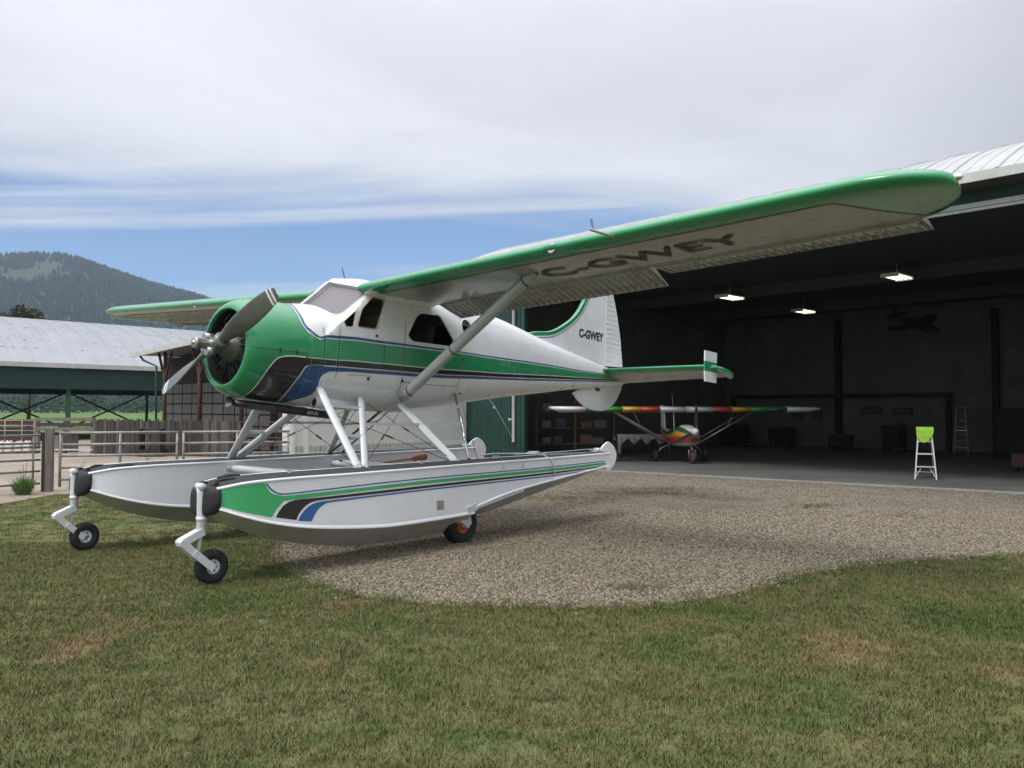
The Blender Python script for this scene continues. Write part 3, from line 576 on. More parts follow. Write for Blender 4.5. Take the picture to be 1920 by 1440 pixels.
# ================================================================== white annex beside the hangar
M['annex'] = mat('annex', (.60, .60, .575), .65, var=.05, vscale=1.5); M['annex_skirt'] = mat('annex_skirt', (.40, .43, .37), .7, var=.08, vscale=4)
M['corner_trim'] = mat('corner_trim', (.66, .67, .66), .6, var=.1, vscale=12)
AX_ = empty('annex', H(-6.14, -6.9), HRZ, 'low white annex wall with pale ribbed skirt between fence and hangar', 'annex')
b = B(); b.box((-.22, 3.36, 1.66), (.44, 6.80, 2.16)); b.build('wall', 'annex', AX_)
b = B(); b.box((-.22, 3.36, 2.80), (.64, 7.0, .12)); b.build('roof', 'roof', AX_)
for k in range(42):
    b = B() if k == 0 else None
    if k == 0: b.box((0, 0, .29), (.05, .12, .58)); rb = b.build('skirt_rib', 'annex_skirt', AX_); rb.location = (.0, .10, 0)
    else: share(rb, AX_, (.0 + .004 * (k % 2), .10 + k * .16, 0))
b = B(); b.box((-.226, 3.36, .292), (.44, 6.76, .585)); b.build('skirt', 'annex_skirt', AX_)
b = B(); b.box((.012, .06, 1.4), (.05, .12, 2.75)); b.box((-.05, -.012, 1.4), (.12, .04, 2.75)); b.build('corner_board', 'corner_trim', AX_)
b = B(); b.box((.015, .5, 1.5), (.03, .14, 2.5)); b.build('downpipe', 'corner_trim', AX_)

# ================================================================== paddock fence
M['pipe'] = mat('pipe', (.30, .27, .245), .55, .4, var=.25, vscale=9); M['grey_wood'] = mat('grey_wood', (.17, .155, .14), .9, var=.3, vscale=6, stretch=(6, 6, .6), bump=.3, bscale=20)
M['old_wood'] = mat('old_wood', (.055, .049, .045), .92, var=.4, vscale=3, stretch=(8, 8, .7), bump=.3, bscale=20)
M['plank_grey'] = mat('plank_grey', (.10, .092, .085), .92, var=.35, vscale=3, stretch=(8, 8, .7)); M['rust'] = mat('rust', (.085, .035, .027), .7, .2, var=.3, vscale=8)
PW = empty('fence_post', (-9.44, 17.0, 0), .3, 'thick weathered wooden post between the gate and the pipe fence', 'post'); b = B(); b.box((0, 0, .60), (.15, .16, 1.38)); b.build('post', 'grey_wood', PW, bevel=.02); b = B(); b.box((-.11, .02, .52), (.05, .15, 1.2)); b.build('side_board', 'old_wood', PW)
def pipe_panel(nm, p0, p1, zs, ups, r, mt, lab, cat, grp=None):
    p0, p1 = Vector((*p0, 0)), Vector((*p1, 0)); L = (p1 - p0).length; e = empty(nm, p0, math.atan2(p1.y - p0.y, p1.x - p0.x), lab, cat, grp)
    for z in zs: b = B(); b.tube([(0, 0, z), (L, 0, z)], r, 8); b.build('rail', mt, e)
    for u in ups: b = B(); b.tube([(L * u, 0, .08 if 0 < u < 1 else .0), (L * u, 0, max(zs) + (.0 if 0 < u < 1 else .04))], r * (1.0 if 0 < u < 1 else 1.3), 8); b.build('upright', mt, e)
    return e
Z5 = (1.18, .94, .71, .47, .23); A0, A1 = Vector((-9.28, 17.05)), Vector((-4.98, 18.65)); dd = (A1 - A0)
pipe_panel('pipe_fence', A0, A0 + dd * .497, Z5, (0.012, .5, .985), .027, 'pipe', 'five-rail rusty pipe fence panel right of the wooden post', 'fence', 'pipe fence panels'); pipe_panel('pipe_fence', A0 + dd * .512, A1, Z5, (.012, .5, .985), .027, 'pipe', 'five-rail rusty pipe fence panel seen behind the float struts', 'fence', 'pipe fence panels')
pipe_panel('pipe_gate', (-9.60, 16.95), (-11.6, 14.2), (1.14, .98, .90, .81, .64, .41, .16), (.04, .27, .62, .98), .022, 'pipe', 'many-railed pipe gate left of the wooden post', 'gate')
pipe_panel('red_gate', (-9.6, 28.5), (-6.2, 25.5), (1.25, 1.0, .75, .5, .25), (.02, .2, .4, .6, .8, .98), .02, 'rust', 'rust red pipe gate behind the floatplane nose struts', 'gate')
# ---- old plank fence
def at_px(px, Y): return ((px - 960) / 1558 * Y, Y)
def plank_run(nm, pA, pB, n, hmin, hmax, lab, mt='old_wood'):
    pA, pB = Vector((*pA, 0)), Vector((*pB, 0)); L = (pB - pA).length; e = empty(nm, pA, math.atan2(pB.y - pA.y, pB.x - pA.x), lab, 'fence')
    for k in range(n):
        w_ = L / n; h = random.uniform(hmin, hmax); b = B(); b.box((0, 0, h / 2), (w_ * random.uniform(.90, .99), .03, h)); o = b.build('plank', random.choice([mt, mt, mt, 'plank_grey', 'brown_wood', 'brown_wood']), e); o.location = ((k + .5) * w_, random.uniform(-.02, .02), 0); o.rotation_euler = (0, random.uniform(-.012, .012), 0)
    for z in (.3, hmin - .15): b = B(); b.box((L / 2, .05, z), (L, .05, .1)); b.build('fence_rail', mt, e)
    return e
M['brown_wood'] = mat('brown_wood', (.040, .034, .030), .92, var=.4, vscale=3, stretch=(8, 8, .7))
plank_run('plank_fence', at_px(176, 31.2), at_px(452, 29.0), 54, 1.23, 1.33, 'grey weathered vertical plank fence across the paddock')
# board pen left of it
BP = empty('board_pen', (*at_px(72, 31.6), 0), 0, 'broken horizontal board pen at the left of the plank fence', 'fence'); L = 2.15
for x in (0, 1.05, 2.1): b = B(); b.box((x, 0, .66), (.12, .12, 1.36)); b.build('post', 'grey_wood', BP)
for z, mt in ((1.28, 'grey_wood'), (1.08, 'old_wood'), (.92, 'grey_wood')): b = B(); b.box((L / 2, -.08, z), (L, .04, .13)); b.build('board', mt, BP)
for k in range(6): b = B(); b.box((.55 + k * .19, -.07, .36), (.17, .03, .64)); b.build('board', random.choice(['grey_wood', 'old_wood']), BP)
b = B(); b.box((1.0, -.12, .13), (2.6, .05, .06)); b.build('board', 'fascia', BP)
pipe_panel('back_pipe_panel', at_px(-60, 32.5), at_px(68, 32.5), (1.22, 1.02, .82, .6), (.02, .3, .55, .8, .98), .022, 'pipe', 'pipe panel behind the white jugs at the left edge', 'fence')
WL = empty('board_wall', (*at_px(-60, 33.2), 0), 0, 'dark low board wall behind the white jugs', 'fence'); 
for k in range(4): b = B(); b.box((1.4, 0, .18 + k * .31), (2.9, .04, .29)); b.build('board', 'rust' if k % 2 else 'brown_wood', WL)
M['jug'] = mat('jug', (.62, .63, .58), .5, var=.06)
for i, px in enumerate((3, 19, 38, 54)):
    X, Y = at_px(px, 31.3); e = empty('jug', (X, Y, 0), random.uniform(-.1, .1), ('white plastic jug at the very left edge of the paddock', 'white plastic jug second from the left edge', 'white plastic jug third from the left edge', 'white plastic jug nearest the board pen')[i], 'jug', 'white jugs standing in the paddock')
    b = B(); b.box((0, 0, .23), (.27, .24, .42)); b.build('body', 'jug', e, bevel=.05); b = B(); b.tube([(-.07, 0, .43), (-.07, 0, .49)], .03, 10); b.build('cap', 'float_blue' if i == 2 else 'jug', e); b = B(); b.tube([(.02, 0, .42), (.03, 0, .48), (.09, 0, .48), (.10, 0, .42)], .014, 6); b.build('handle', 'jug', e)
M['barrel'] = mat('barrel', (.05, .085, .13), .55, var=.15)
b = B(); b.lathe((0, 0, 0), (0, 0, 1), [(0, 0), (0, .26), (.04, .285), (.28, .29), (.30, .30), (.32, .29), (.6, .285), (.62, .26), (.60, .24), (.60, 0)], 20); o = b.build('barrel', 'barrel'); o.location = (*at_px(533, 27.0), 0); tag(o, 'blue plastic barrel beside the annex corner', 'barrel')
# junk against the plank fence
machine_m = M['brown_wood']
JK = empty('feed_trough', (*at_px(285, 29.6), 0), -.1, 'dark timber feed trough standing against the plank fence', 'trough'); b = B(); b.box((0, 0, .48), (.8, .4, .06)); b.build('shelf', 'brown_wood', JK); b = B(); b.box((0, 0, .12), (.95, .5, .22)); b.build('base', 'dark', JK)
for x in (-.38, .38): b = B(); b.box((x, 0, .5), (.08, .36, .95)); b.build('side', 'brown_wood', JK)
b = B(); b.box((0, .1, .9), (.8, .06, .2)); b.build('back_board', 'old_wood', JK)

# ================================================================== barn
M['barn_roof'] = mat('barn_roof', (.30, .31, .33), .42, .45, var=.08, vscale=.7, bump=.03, bscale=5); M['barn_green'] = mat('barn_green', (.014, .042, .040), .55, var=.2, vscale=1.5); M['post_green'] = mat('post_green', (.03, .13, .055), .5, var=.1)
BO = Vector((-25.9, 42, 0)); BRZ = math.atan2(.729, .685)          # barn x along its eave (v), y away from the camera (-u)
BN = empty('barn', BO, BRZ, 'long open barn with pale arched metal roof and dark green side band', 'barn')
BL0, BL1, BW, BE, BR = -9.0, 21.0, 18.0, 4.05, 7.15
pr = []
for i in range(11):
    a = i / 10; ang = math.radians(48); R = (BW / 2 + .5) / math.sin(ang); q = ang * (1 - a); pr.append((BW / 2 - R * math.sin(q), BE + (BR - BE) * (math.cos(q) - math.cos(ang)) / (1 - math.cos(ang))))
pr += [(BW - y, z) for y, z in pr[-2::-1]]
b = B(); b.grid([[(dx, y, z + dz) for y, z in pr] for dx, dz in ((0, .012), (.03, .012), (.035, 0), (.35, 0), (.36, .012), (.38, .012), (.39, 0), (.70, 0), (.71, .012), (.73, .012), (.74, 0), (1.045, 0), (1.05, .0))], 0, False); bp_ = b.build('roof_panel', 'barn_roof', BN); bp_.location = (BL0, 0, 0)
for k in range(1, 29): share(bp_, BN, (BL0 + k * 1.045, 0, 0))
M['rust_spot'] = mat('rust_spot', (.10, .085, .08), .8)
b = B()
for k in range(150):
    i = random.choice((1, 2, 4, 5, 6, 8)); y, z = pr[i]; y2, z2 = pr[i + 1]; x = BL0 + 9 + random.uniform(0, 17); t = random.choice((.1, .5, .52)); d = Vector((0, y2 - y, z2 - z)).normalized(); p = Vector((x, y, z)).lerp(Vector((x, y2, z2)), t) + Vector((0, -d.z, d.y)) * .006
    e = Vector((.05 + .04 * random.random(), 0, 0)); i0 = b.pts([p - e - d * .03, p + e - d * .02, p + e * .6 + d * .04, p - e + d * .03]); b.face(range(i0, i0 + 4))
b.build('rust_spot', 'rust_spot', BN)
for y, sgn in ((-.52, 1), (BW + .52, -1)):
    b = B(); b.box(((BL0 + BL1) / 2, y, BE - .10), (BL1 - BL0, .06, .24)); b.build('fascia_board', 'fascia', BN)
    b = B(); b.box(((BL0 + BL1) / 2, y + .25 * sgn, 3.28), (BL1 - BL0, .08, 1.12)); b.build('side_band', 'barn_green', BN)
for x in (-6.5, 3.3, 9.2, 15, 20.6):
    for y in (.15, BW - .15):
        b = B(); b.box((x, y, 1.9), (.17, .17, 3.8)); b.build('post', 'post_green' if y < 1 else 'barn_green', BN)
for x in (BL0, 3.3, 9.2, 15.0):
    b = B(); b.box((x, BW / 2, 3.9), (.12, BW, .25)); b.build('truss_beam', 'barn_green', BN)
for (xa, xb) in ((3.3, 9.2), (-6.5, 3.3), (9.2, 15)):
    b = B(); b.bar((xa, BW - .15, .2), (xb, BW - .15, 2.9), .07, .12); b.build('cross_brace', 'barn_green', BN); b = B(); b.bar((xa, BW - .05, 2.9), (xb, BW - .05, .2), .07, .12); b.build('cross_brace', 'barn_green', BN)
b = B(); i0 = b.pts([(BL1, y, z - .02) for y, z in pr]); b.face(range(i0, i0 + len(pr))); b.build('gable_end', 'barn_green', BN)
b = B(); b.grid([[(BL0, y, z - .05) for y, z in pr], [(BL1, y, z - .05) for y, z in pr]], 0, False); b.build('roof_lining', 'dark', BN)
# ---- pole shed with panelled back wall
M['shed_post'] = mat('shed_post', (.075, .040, .026), .85, var=.25, vscale=3, stretch=(4, 4, .5)); M['shed_panel'] = mat('shed_panel', (.095, .095, .09), .6, var=.14, vscale=2.5, bump=.15, bscale=30)
SO = Vector((-16.8, 38.0, 0)); PS = empty('pole_shed', SO, HRZ, 'open pole shed with grey wall panels behind the propeller', 'shed')
def sz(t): return 4.18 + .032 * t
b = B()
for t0, t1 in ((-.3, 13),):
    i0 = b.pts([(t0, -.5, sz(t0) + .02), (t1, -.5, sz(t1) + .02), (t1, 7, sz(t1) + .02), (t0, 7, sz(t0) + .02)]); b.face(range(i0, i0 + 4)); i0 = b.pts([(t0, -.5, sz(t0) - .04), (t1, -.5, sz(t1) - .04), (t1, 7, sz(t1) - .04), (t0, 7, sz(t0) - .04)]); b.face(range(i0, i0 + 4))
b.build('roof', 'barn_roof', PS)
b = B(); b.bar((-.3, -.53, sz(-.3) - .06), (13, -.53, sz(13) - .06), .05, .20); b.build('fascia_board', 'fascia', PS)
b = B(); b.tube([(.6, -.45, 4.08), (.9, -.40, 3.85), (1.95, -.2, 3.55), (2.0, -.2, .1)], .05, 8); b.build('downpipe', 'barn_green', PS)
for t in (2.43, 6.13, 9.92, 13.0):
    b = B(); b.tube([(t, .0, 0), (t, 0, sz(t) - .1)], [.09, .08], 10); b.build('post', 'shed_post', PS)
    for s_ in (-1, 1): b = B(); b.bar((t, 0, 2.9), (t + .75 * s_, 0, sz(t) - .12), .09, .09); b.build('knee_brace', 'shed_post', PS)
b = B(); b.box((6, 6.0, 2.2), (11, .06, 4.4)); b.build('back_wall', 'int_dark', PS); b = B(); b.box((-.80, 3.7, 2.1), (.06, 4.8, 4.1)); b.build('side_wall', 'int_dark', PS); b = B(); b.box((12.2, 3.0, 2.3), (.06, 6, 4.6)); b.build('side_wall', 'int_dark', PS)
b = B(); b.box((0, 0, 0), (.98, .03, .40)); p0 = None
for i in range(12):
    for j in range(6):
        if p0 is None: p0 = b.build('wall_panel', 'shed_panel', PS); p0.location = (-.25 + i * 1.08, 1.2, .30 + j * .46)
        else: share(p0, PS, (-.25 + i * 1.08, 1.2, .30 + j * .46))
b = B(); b.box((5.9, 1.26, 2.05), (13.4, .04, 4.0)); b.build('panel_backing', 'int_dark', PS)

# ================================================================== plants
M['leaf'] = blend_mat('leaf', ((.8, 4, [(.3, (.020, .042, .015)), (.55, (.040, .070, .022)), (.75, (.065, .095, .03))]), (6, 3, .3)), .7, 0.0)
M['leaf_brown'] = blend_mat('leaf_brown', ((.8, 4, [(.3, (.022, .030, .014)), (.55, (.050, .050, .022)), (.75, (.075, .06, .03))]), (6, 3, .3)), .7, 0.0)
M['bark'] = mat('bark', (.07, .052, .04), .9, var=.3, vscale=8, bump=.4)
def crown(b, c, r, n, ls, m=0, squash=.85):
    lob = [(Vector((random.gauss(0, .42), random.gauss(0, .42), random.gauss(0, .40))), random.uniform(.35, .62)) for _ in range(9)]
    for k in range(n):
        o, lr = random.choice(lob); d = Vector((random.gauss(0, 1), random.gauss(0, 1), random.gauss(0, 1))).normalized() * lr * random.random() ** .4
        p = Vector(c) + Vector(((o.x + d.x) * r, (o.y + d.y) * r, (o.z + d.z) * r * squash)); u = Vector((random.gauss(0, 1), random.gauss(0, 1), random.gauss(0, .7))).normalized(); v = u.orthogonal().normalized(); v.rotate(Matrix.Rotation(random.uniform(0, 6.28), 3, u)); w_ = u.cross(v); s_ = ls * random.uniform(.6, 1.3)
        i = b.pts([p - v * s_, p + w_ * s_ * .5, p + v * s_, p - w_ * s_ * .5]); b.face((i, i + 1, i + 2, i + 3), m)
def tree(nm, x, y, h, r, lab, mt='leaf', n=1500, ls=.16):
    e = empty(nm, (x, y, 0), random.uniform(0, 6), lab, 'tree'); b = B(); b.tube([(0, 0, 0), (.05, .02, h * .35), (.1, -.05, h * .8)], [.05 * h * .35, .03 * h * .35, .02], 9)
    for k in range(6): a = k * 1.1; b.tube([(.06, 0, h * (.4 + .06 * k)), (r * .55 * math.cos(a), r * .55 * math.sin(a), h * (.58 + .05 * k))], [.05, .015], 6)
    b.build('trunk', 'bark', e); b = B(); crown(b, (0, 0, h - r * .95), r, n, ls); b.build('crown', mt, e)
tree('tree', -43.6, 75, 11.3, 2.2, 'round leafy tree whose top shows above the barn roof', 'leaf_brown', 2200, .17); tree('tree', -46.4, 75, 10.7, 1.5, 'smaller tree top just left of the round one above the barn roof', 'leaf_brown', 1200, .17)
b = B()
for k in range(150):
    px = -260 + k * 9.2 + random.uniform(-5, 5); Y = random.uniform(325, 400); crown(b, ((px - 960) / 1558 * Y, Y, random.uniform(1.5, 4.5)), random.uniform(3.5, 6.0), 110, .75)
tag(b.build('far_treeline', 'leaf'), 'dark line of trees beyond the green field', 'trees', kind='stuff')
M['weed'] = mat('weed', (.075, .15, .035), .7, var=.3, vscale=5)
for i, (x, y) in enumerate(((-9.55, 16.3), (-8.55, 16.55))):
    e = empty('weed', (x, y, 0), 0, ('leafy green weed at the foot of the wooden post, left side', 'leafy green weed between the wooden post and the far float bow')[i], 'weed', 'weeds at the fence foot'); b = B()
    for k in range(190):
        a = random.uniform(0, 6.28); r = .24 * random.random(); h = random.uniform(.12, .42); D = Vector((math.cos(a), math.sin(a), 0)); p = D * r * .6; q = D * (r + .06) + Vector((0, 0, h)); S_ = Vector((-D.y, D.x, 0)) * .007; i0 = b.pts([p - S_, p + S_, p.lerp(q, .6) + S_ * 1.4, q, p.lerp(q, .6) - S_ * 1.4]); b.face(range(i0, i0 + 5))
    b.build('leaves', 'weed', e); b = B(); [b.tube([(0, 0, 0), (.05 * k - .05, .04 * k - .06, .5 + .08 * k)], .006, 5) for k in range(3)]; b.build('stem', 'weed', e)

# ================================================================== hill
RIDGE = [(-500, 520), (-200, 492), (0, 479), (60, 478), (110, 479), (135, 482), (160, 490), (200, 503), (240, 517), (290, 535), (340, 550), (380, 561), (460, 590), (560, 625), (680, 668), (820, 712), (1000, 745), (1300, 762)]
def ridge(px):
    return float(np.interp(px, [p[0] for p in RIDGE], [p[1] for p in RIDGE]))
D0, D1 = 650.0, 1500.0
def hill_z(px, d):
    R = (767.7 - ridge(px)) / 1558 * D1; t = max(0, min(1.3, (d - D0) / (D1 - D0))); f = t * t * (3 - 2 * t) if t < 1 else 1 - (t - 1) ** 2 * 2.0
    return R * (f * .55 + min(t, 1) ** 1.15 * .45 if t < 1 else f) + 3 * math.sin(px * .021 + d * .013) * min(t, 1) * (1 if R > 20 else 0) - .5
b = B(); rows = []
for i in range(46):
    d = D0 + (D1 - D0) * 1.25 * i / 45; rows.append([((px - 960) / 1558 * d, d, hill_z(px, d)) for px in range(-500, 1320, 20)])
b.grid(rows)
M['hill'] = blend_mat('hill', ((.006, 6, [(.3, (.026, .034, .019)), (.5, (.040, .044, .023)), (.7, (.056, .052, .031))]), (.08, 5, .3)), .95, 0.0)
tag(b.build('hill', 'hill'), kind='structure')
M['conifer'] = blend_mat('conifer', ((.012, 5, [(.3, (.009, .016, .010)), (.5, (.016, .026, .014)), (.7, (.030, .038, .019))]), (.25, 3, .4)), .9, 0.0)
V_, F_ = [], []
def conifer(x, y, z, h, r):
    i = len(V_); n = 5; a0 = random.uniform(0, 6.28)
    for zz, rr in ((.05, 1.0), (.45, .72), (.42, .9), (.75, .42)):
        for k in range(n): a = a0 + 2 * PI * k / n + zz; q = rr * r * random.uniform(.75, 1.2); V_.append((x + q * math.cos(a), y + q * math.sin(a), z + h * zz))
    V_.append((x, y, z + h))
    for k in range(n):
        k2 = (k + 1) % n; F_.append((i + k, i + k2, i + n + k2, i + n + k)); F_.append((i + 2 * n + k, i + 2 * n + k2, i + 3 * n + k2, i + 3 * n + k)); F_.append((i + 3 * n + k, i + 3 * n + k2, i + 4 * n))
cnt = 0
while cnt < 15500:
    px = random.uniform(-480, 640); t = random.random() ** .8 * 1.06; d = D0 + (D1 - D0) * t; z = hill_z(px, d)
    yy = 767.7 - (z - 1.7) / d * 1558
    nz = math.sin(px * .031 + d * .004) + math.sin(px * .017 - d * .011 + 2)
    clear = (-260 < px < 125 and 505 + .06 * px < yy < 524 + 6 * math.sin(px * .05)) or (62 < px < 100 and 494 < yy < 512)
    if clear and random.random() < .93: continue
    if yy < ridge(px) + 8 and px < 140 and random.random() < .6: continue
    if nz > 1.15 and random.random() < .55: continue
    h = random.uniform(6, 12.5) * (.75 if yy < ridge(px) + 6 else 1); conifer((px - 960) / 1558 * d, d, z - .5, h, h * random.uniform(.20, .30)); cnt += 1
for k in range(330):      # along the skyline
    px = random.uniform(135, 460); d = D1 * random.uniform(.985, 1.01); h = random.uniform(4.5, 9.5); conifer((px - 960) / 1558 * d, d, hill_z(px, d) - .6, h, h * random.uniform(.16, .24))
me = bpy.data.meshes.new('hill_forest'); me.from_pydata(V_, [], F_); me.materials.append(M['conifer']); o = bpy.data.objects.new('hill_forest', me); COL.objects.link(o); tag(o, 'dark conifer forest covering the far hill', 'forest', kind='stuff')

# ================================================================== haze
b = B(); b.box((0, 480, 165), (3600, 2560, 340)); hz = b.build('haze', 'white'); hz.data.materials.clear()
hm = bpy.data.materials.new('haze'); hm.use_nodes = True; t = hm.node_tree; t.nodes.clear(); pv = node(t, 'ShaderNodeVolumePrincipled'); pv.inputs['Color'].default_value = (.62, .80, 1, 1); pv.inputs['Density'].default_value = .00021; pv.inputs['Anisotropy'].default_value = .2
ho = node(t, 'ShaderNodeOutputMaterial'); t.links.new(pv.outputs[0], ho.inputs['Volume']); hz.data.materials.append(hm); tag(hz, 'pale bluish haze in the air', 'haze', kind='stuff')

# ================================================================== the floatplane
OX, OY, OZ, YAW, PIT = -3.5395, 9.5022, 2.4273, 4.0037, .0609
_c, _s = math.cos(PIT), math.sin(PIT)
def PLT(p):          # aircraft frame (x aft, y port, z up from the propeller hub) -> the Empty's frame
    return (p[0] * _c + p[2] * _s, -p[1], -p[0] * _s + p[2] * _c + OZ)
PLANE = empty('floatplane', (OX, OY, 0), YAW + PI, 'white and green high-wing floatplane parked on amphibious floats in front of hangar', 'airplane')
def PB(): return B(PLT)
# ---- fuselage: solid loft, hollowed and cut for the windows
def loft_solid(xs, scale, n=72, mi=0):
    b = PB(); rows = []
    for x in xs:
        zm = zmid(x); r = []
        for k in range(n):
            y, z = surf(x, 2 * PI * (k + .5) / n); r.append((x, y * scale, zm + (z - zm) * scale))
        rows.append(r)
    b.grid(rows, mi, True, close_v=True)
    b.face(list(range(n - 1, -1, -1)), mi); b.face([(len(xs) - 1) * n + k for k in range(n)], mi)
    return b
xs = [1.0 + .03 * i for i in range(37)] + [2.16 + .1 * i for i in range(68)]
xs = [x for x in xs if x < 8.93] + [8.94]
fus = loft_solid(xs, 1.0).build('fuselage', ['white', 'cabin'], PLANE, recalc=True)
cav = loft_solid([1.30 + .04 * i for i in range(66)], .955, mi=1).build('cavity', ['white', 'cabin'], PLANE, recalc=True)
cutters = [cav]
def side_poly(L, k=4, rc=.045):   # (x, phi) corners -> rounded (x, z) outline
    P = []
    n = len(L)
    for i in range(n):
        p = [(L[j % n][0], surf(*L[j % n])[1]) for j in (i - 1, i, i + 1)]
        a = Vector(p[1]).lerp(Vector(p[0]), min(rc / max(math.dist(p[0], p[1]), 1e-6), .45)); c = Vector(p[1]).lerp(Vector(p[2]), min(rc / max(math.dist(p[2], p[1]), 1e-6), .45))
        for j in range(k + 1):
            t = j / k; q = a * (1 - t) ** 2 + Vector(p[1]) * 2 * t * (1 - t) + c * t * t; P.append((q.x, q.y))
    return P
W_TRI = [(1.475, .50), (1.672, .675), (1.635, .410), (1.52, .405)]
W_FRONT = [(1.69, .425), (1.755, .69), (1.94, .865), (2.15, .875), (2.0, .42)]
W_REAR = [(2.53, .40), (2.68, .71), (2.77, .775), (3.14, .795), (3.43, .43), (3.375, .30), (2.62, .30)]
pane_polys = [side_poly(W_TRI, 4, .018), side_poly(W_FRONT), side_poly(W_REAR), [(3.715 + .115 * math.cos(a), .672 + .105 * math.sin(a)) for a in np.linspace(0, 2 * PI, 25)[:-1]]]
for P in pane_polys:
    for sg in (1, -1):
        b = PB(); b.plate(P, (0, sg * .62, 0), (1, 0, 0), (0, 0, 1), (0, 1, 0), .22); cutters.append(b.build('cut', 'white', PLANE, recalc=True))
WS = [(1.285, .025), (1.315, .14), (1.36, .27), (1.42, .42), (1.475, .51), (1.54, .545), (1.66, .553), (1.80, .56), (1.885, .558), (1.905, .52), (1.87, .42), (1.81, .30), (1.745, .17), (1.70, .08), (1.675, .025)]
wsn = Vector((-.92, .646, 1)).normalized()
for sg in (1, -1):
    b = PB(); up = [Vector((x, y * sg, ws_plane(x, y))) for x, y in WS]; nn = Vector((wsn.x, wsn.y * sg, wsn.z)); k = len(up)
    i0 = b.pts([p + nn * .12 for p in up] + [p - nn * .10 for p in up])
    for j in range(k): b.face((i0 + j, i0 + (j + 1) % k, i0 + k + (j + 1) % k, i0 + k + j))
    b.face([i0 + j for j in range(k)]); b.face([i0 + k + j for j in range(k - 1, -1, -1)])
    cutters.append(b.build('cut', 'white', PLANE, recalc=True))
for c in cutters:
    md = fus.modifiers.new('b', 'BOOLEAN'); md.operation = 'DIFFERENCE'; md.object = c; md.solver = 'EXACT'
bpy.context.view_layer.update()
me = bpy.data.meshes.new_from_object(fus.evaluated_get(bpy.context.evaluated_depsgraph_get()))
fus.modifiers.clear(); old = fus.data; fus.data = me; bpy.data.meshes.remove(old); me.name = 'fuselage'
try: me.set_sharp_from_angle(angle=math.radians(38))
except Exception: pass
for c in cutters: bpy.data.objects.remove(c)
tag(fus, 'white fuselage with green, black and blue side stripes')
# panes and frames
for i, P in enumerate(pane_polys):
    for sg in (1, -1):
        b = PB(); cz = sum(p[1] for p in P) / len(P); cx = sum(p[0] for p in P) / len(P)
        def at(x, z, k):
            w, zm, zb, zt, nl, nu = lerp_tab(FUS, x); q = max(0, 1 - (abs(z - zm) / (zt - zm)) ** nu); return (x, sg * (w * q ** (1 / nu)) * k, z)
        c0 = b.pts([at(cx, cz, .985)]); i0 = b.pts([at(x, z, .985) for x, z in P])
        for j in range(len(P)): b.face((c0, i0 + j, i0 + (j + 1) % len(P)), 0, True)
        pane = b.build('window_pane', 'glass', PLANE)
        f = PB(); f.tube([at(x, z, 1.0) for x, z in P + P[:2]], .007 if i < 3 else .006, 6, 0, False); f.build('frame', 'tan' if i == 1 else 'pin', pane)
for sg in (1, -1):
    b = PB(); nn = Vector((wsn.x, wsn.y * sg, wsn.z)); P = [Vector((x, y * sg, ws_plane(x, y))) - nn * .006 for x, y in WS]
    i0 = b.pts(P); b.face([i0 + j for j in range(len(P))]); ws = b.build('windshield', 'wglass', PLANE)
    f = PB(); f.tube([p + nn * .008 for p in P + P[:2]], .007, 6, 0, False); f.build('frame', 'pin', ws)
    b = PB(); i0 = b.pts([p - nn * .05 for p in P]); b.face([i0 + j for j in range(len(P))]); tag(b.build('sun_shade', 'shade', PLANE), 'mauve cloth shade behind the windshield')
# cabin fittings
b = PB(); b.box((2.95, -.50, .54), (1.9, .02, .68)); tag(b.build('window_blocker', 'cabin', PLANE), 'added dark sheet blocking the bright view through the far cabin windows')  # dark sheet added so the far windows don't brighten the cabin
b = PB(); b.box((2.55, 0, -.28), (2.4, 1.0, .04)); b.box((1.42, 0, .22), (.14, 1.05, .42)); b.build('cabin_floor', 'dark', PLANE)
for x, y, mt in ((2.02, .3, 'tan'), (2.02, -.3, 'seat'), (2.95, .3, 'seat'), (2.95, -.3, 'tan')):
    b = PB(); b.box((x - .12, y, .02), (.44, .42, .12)); st = b.build('cabin_seat', mt, PLANE, bevel=.03)
    b = PB(); b.bar((x + .08, y, .05), (x + .2, y, .62), .40, .11, up=(1, 0, 0)); b.build('backrest', mt, st, bevel=.03)
b = PB(); b.tube([(1.62, .28, .1), (1.60, .28, .36)], .014, 8); b.tube([(1.62, .28 + .13 * math.cos(a), .40 + .13 * math.sin(a)) for a in np.linspace(0, 2 * PI, 17)], .012, 6, 0, False); b.build('control_yoke', 'dark', PLANE)
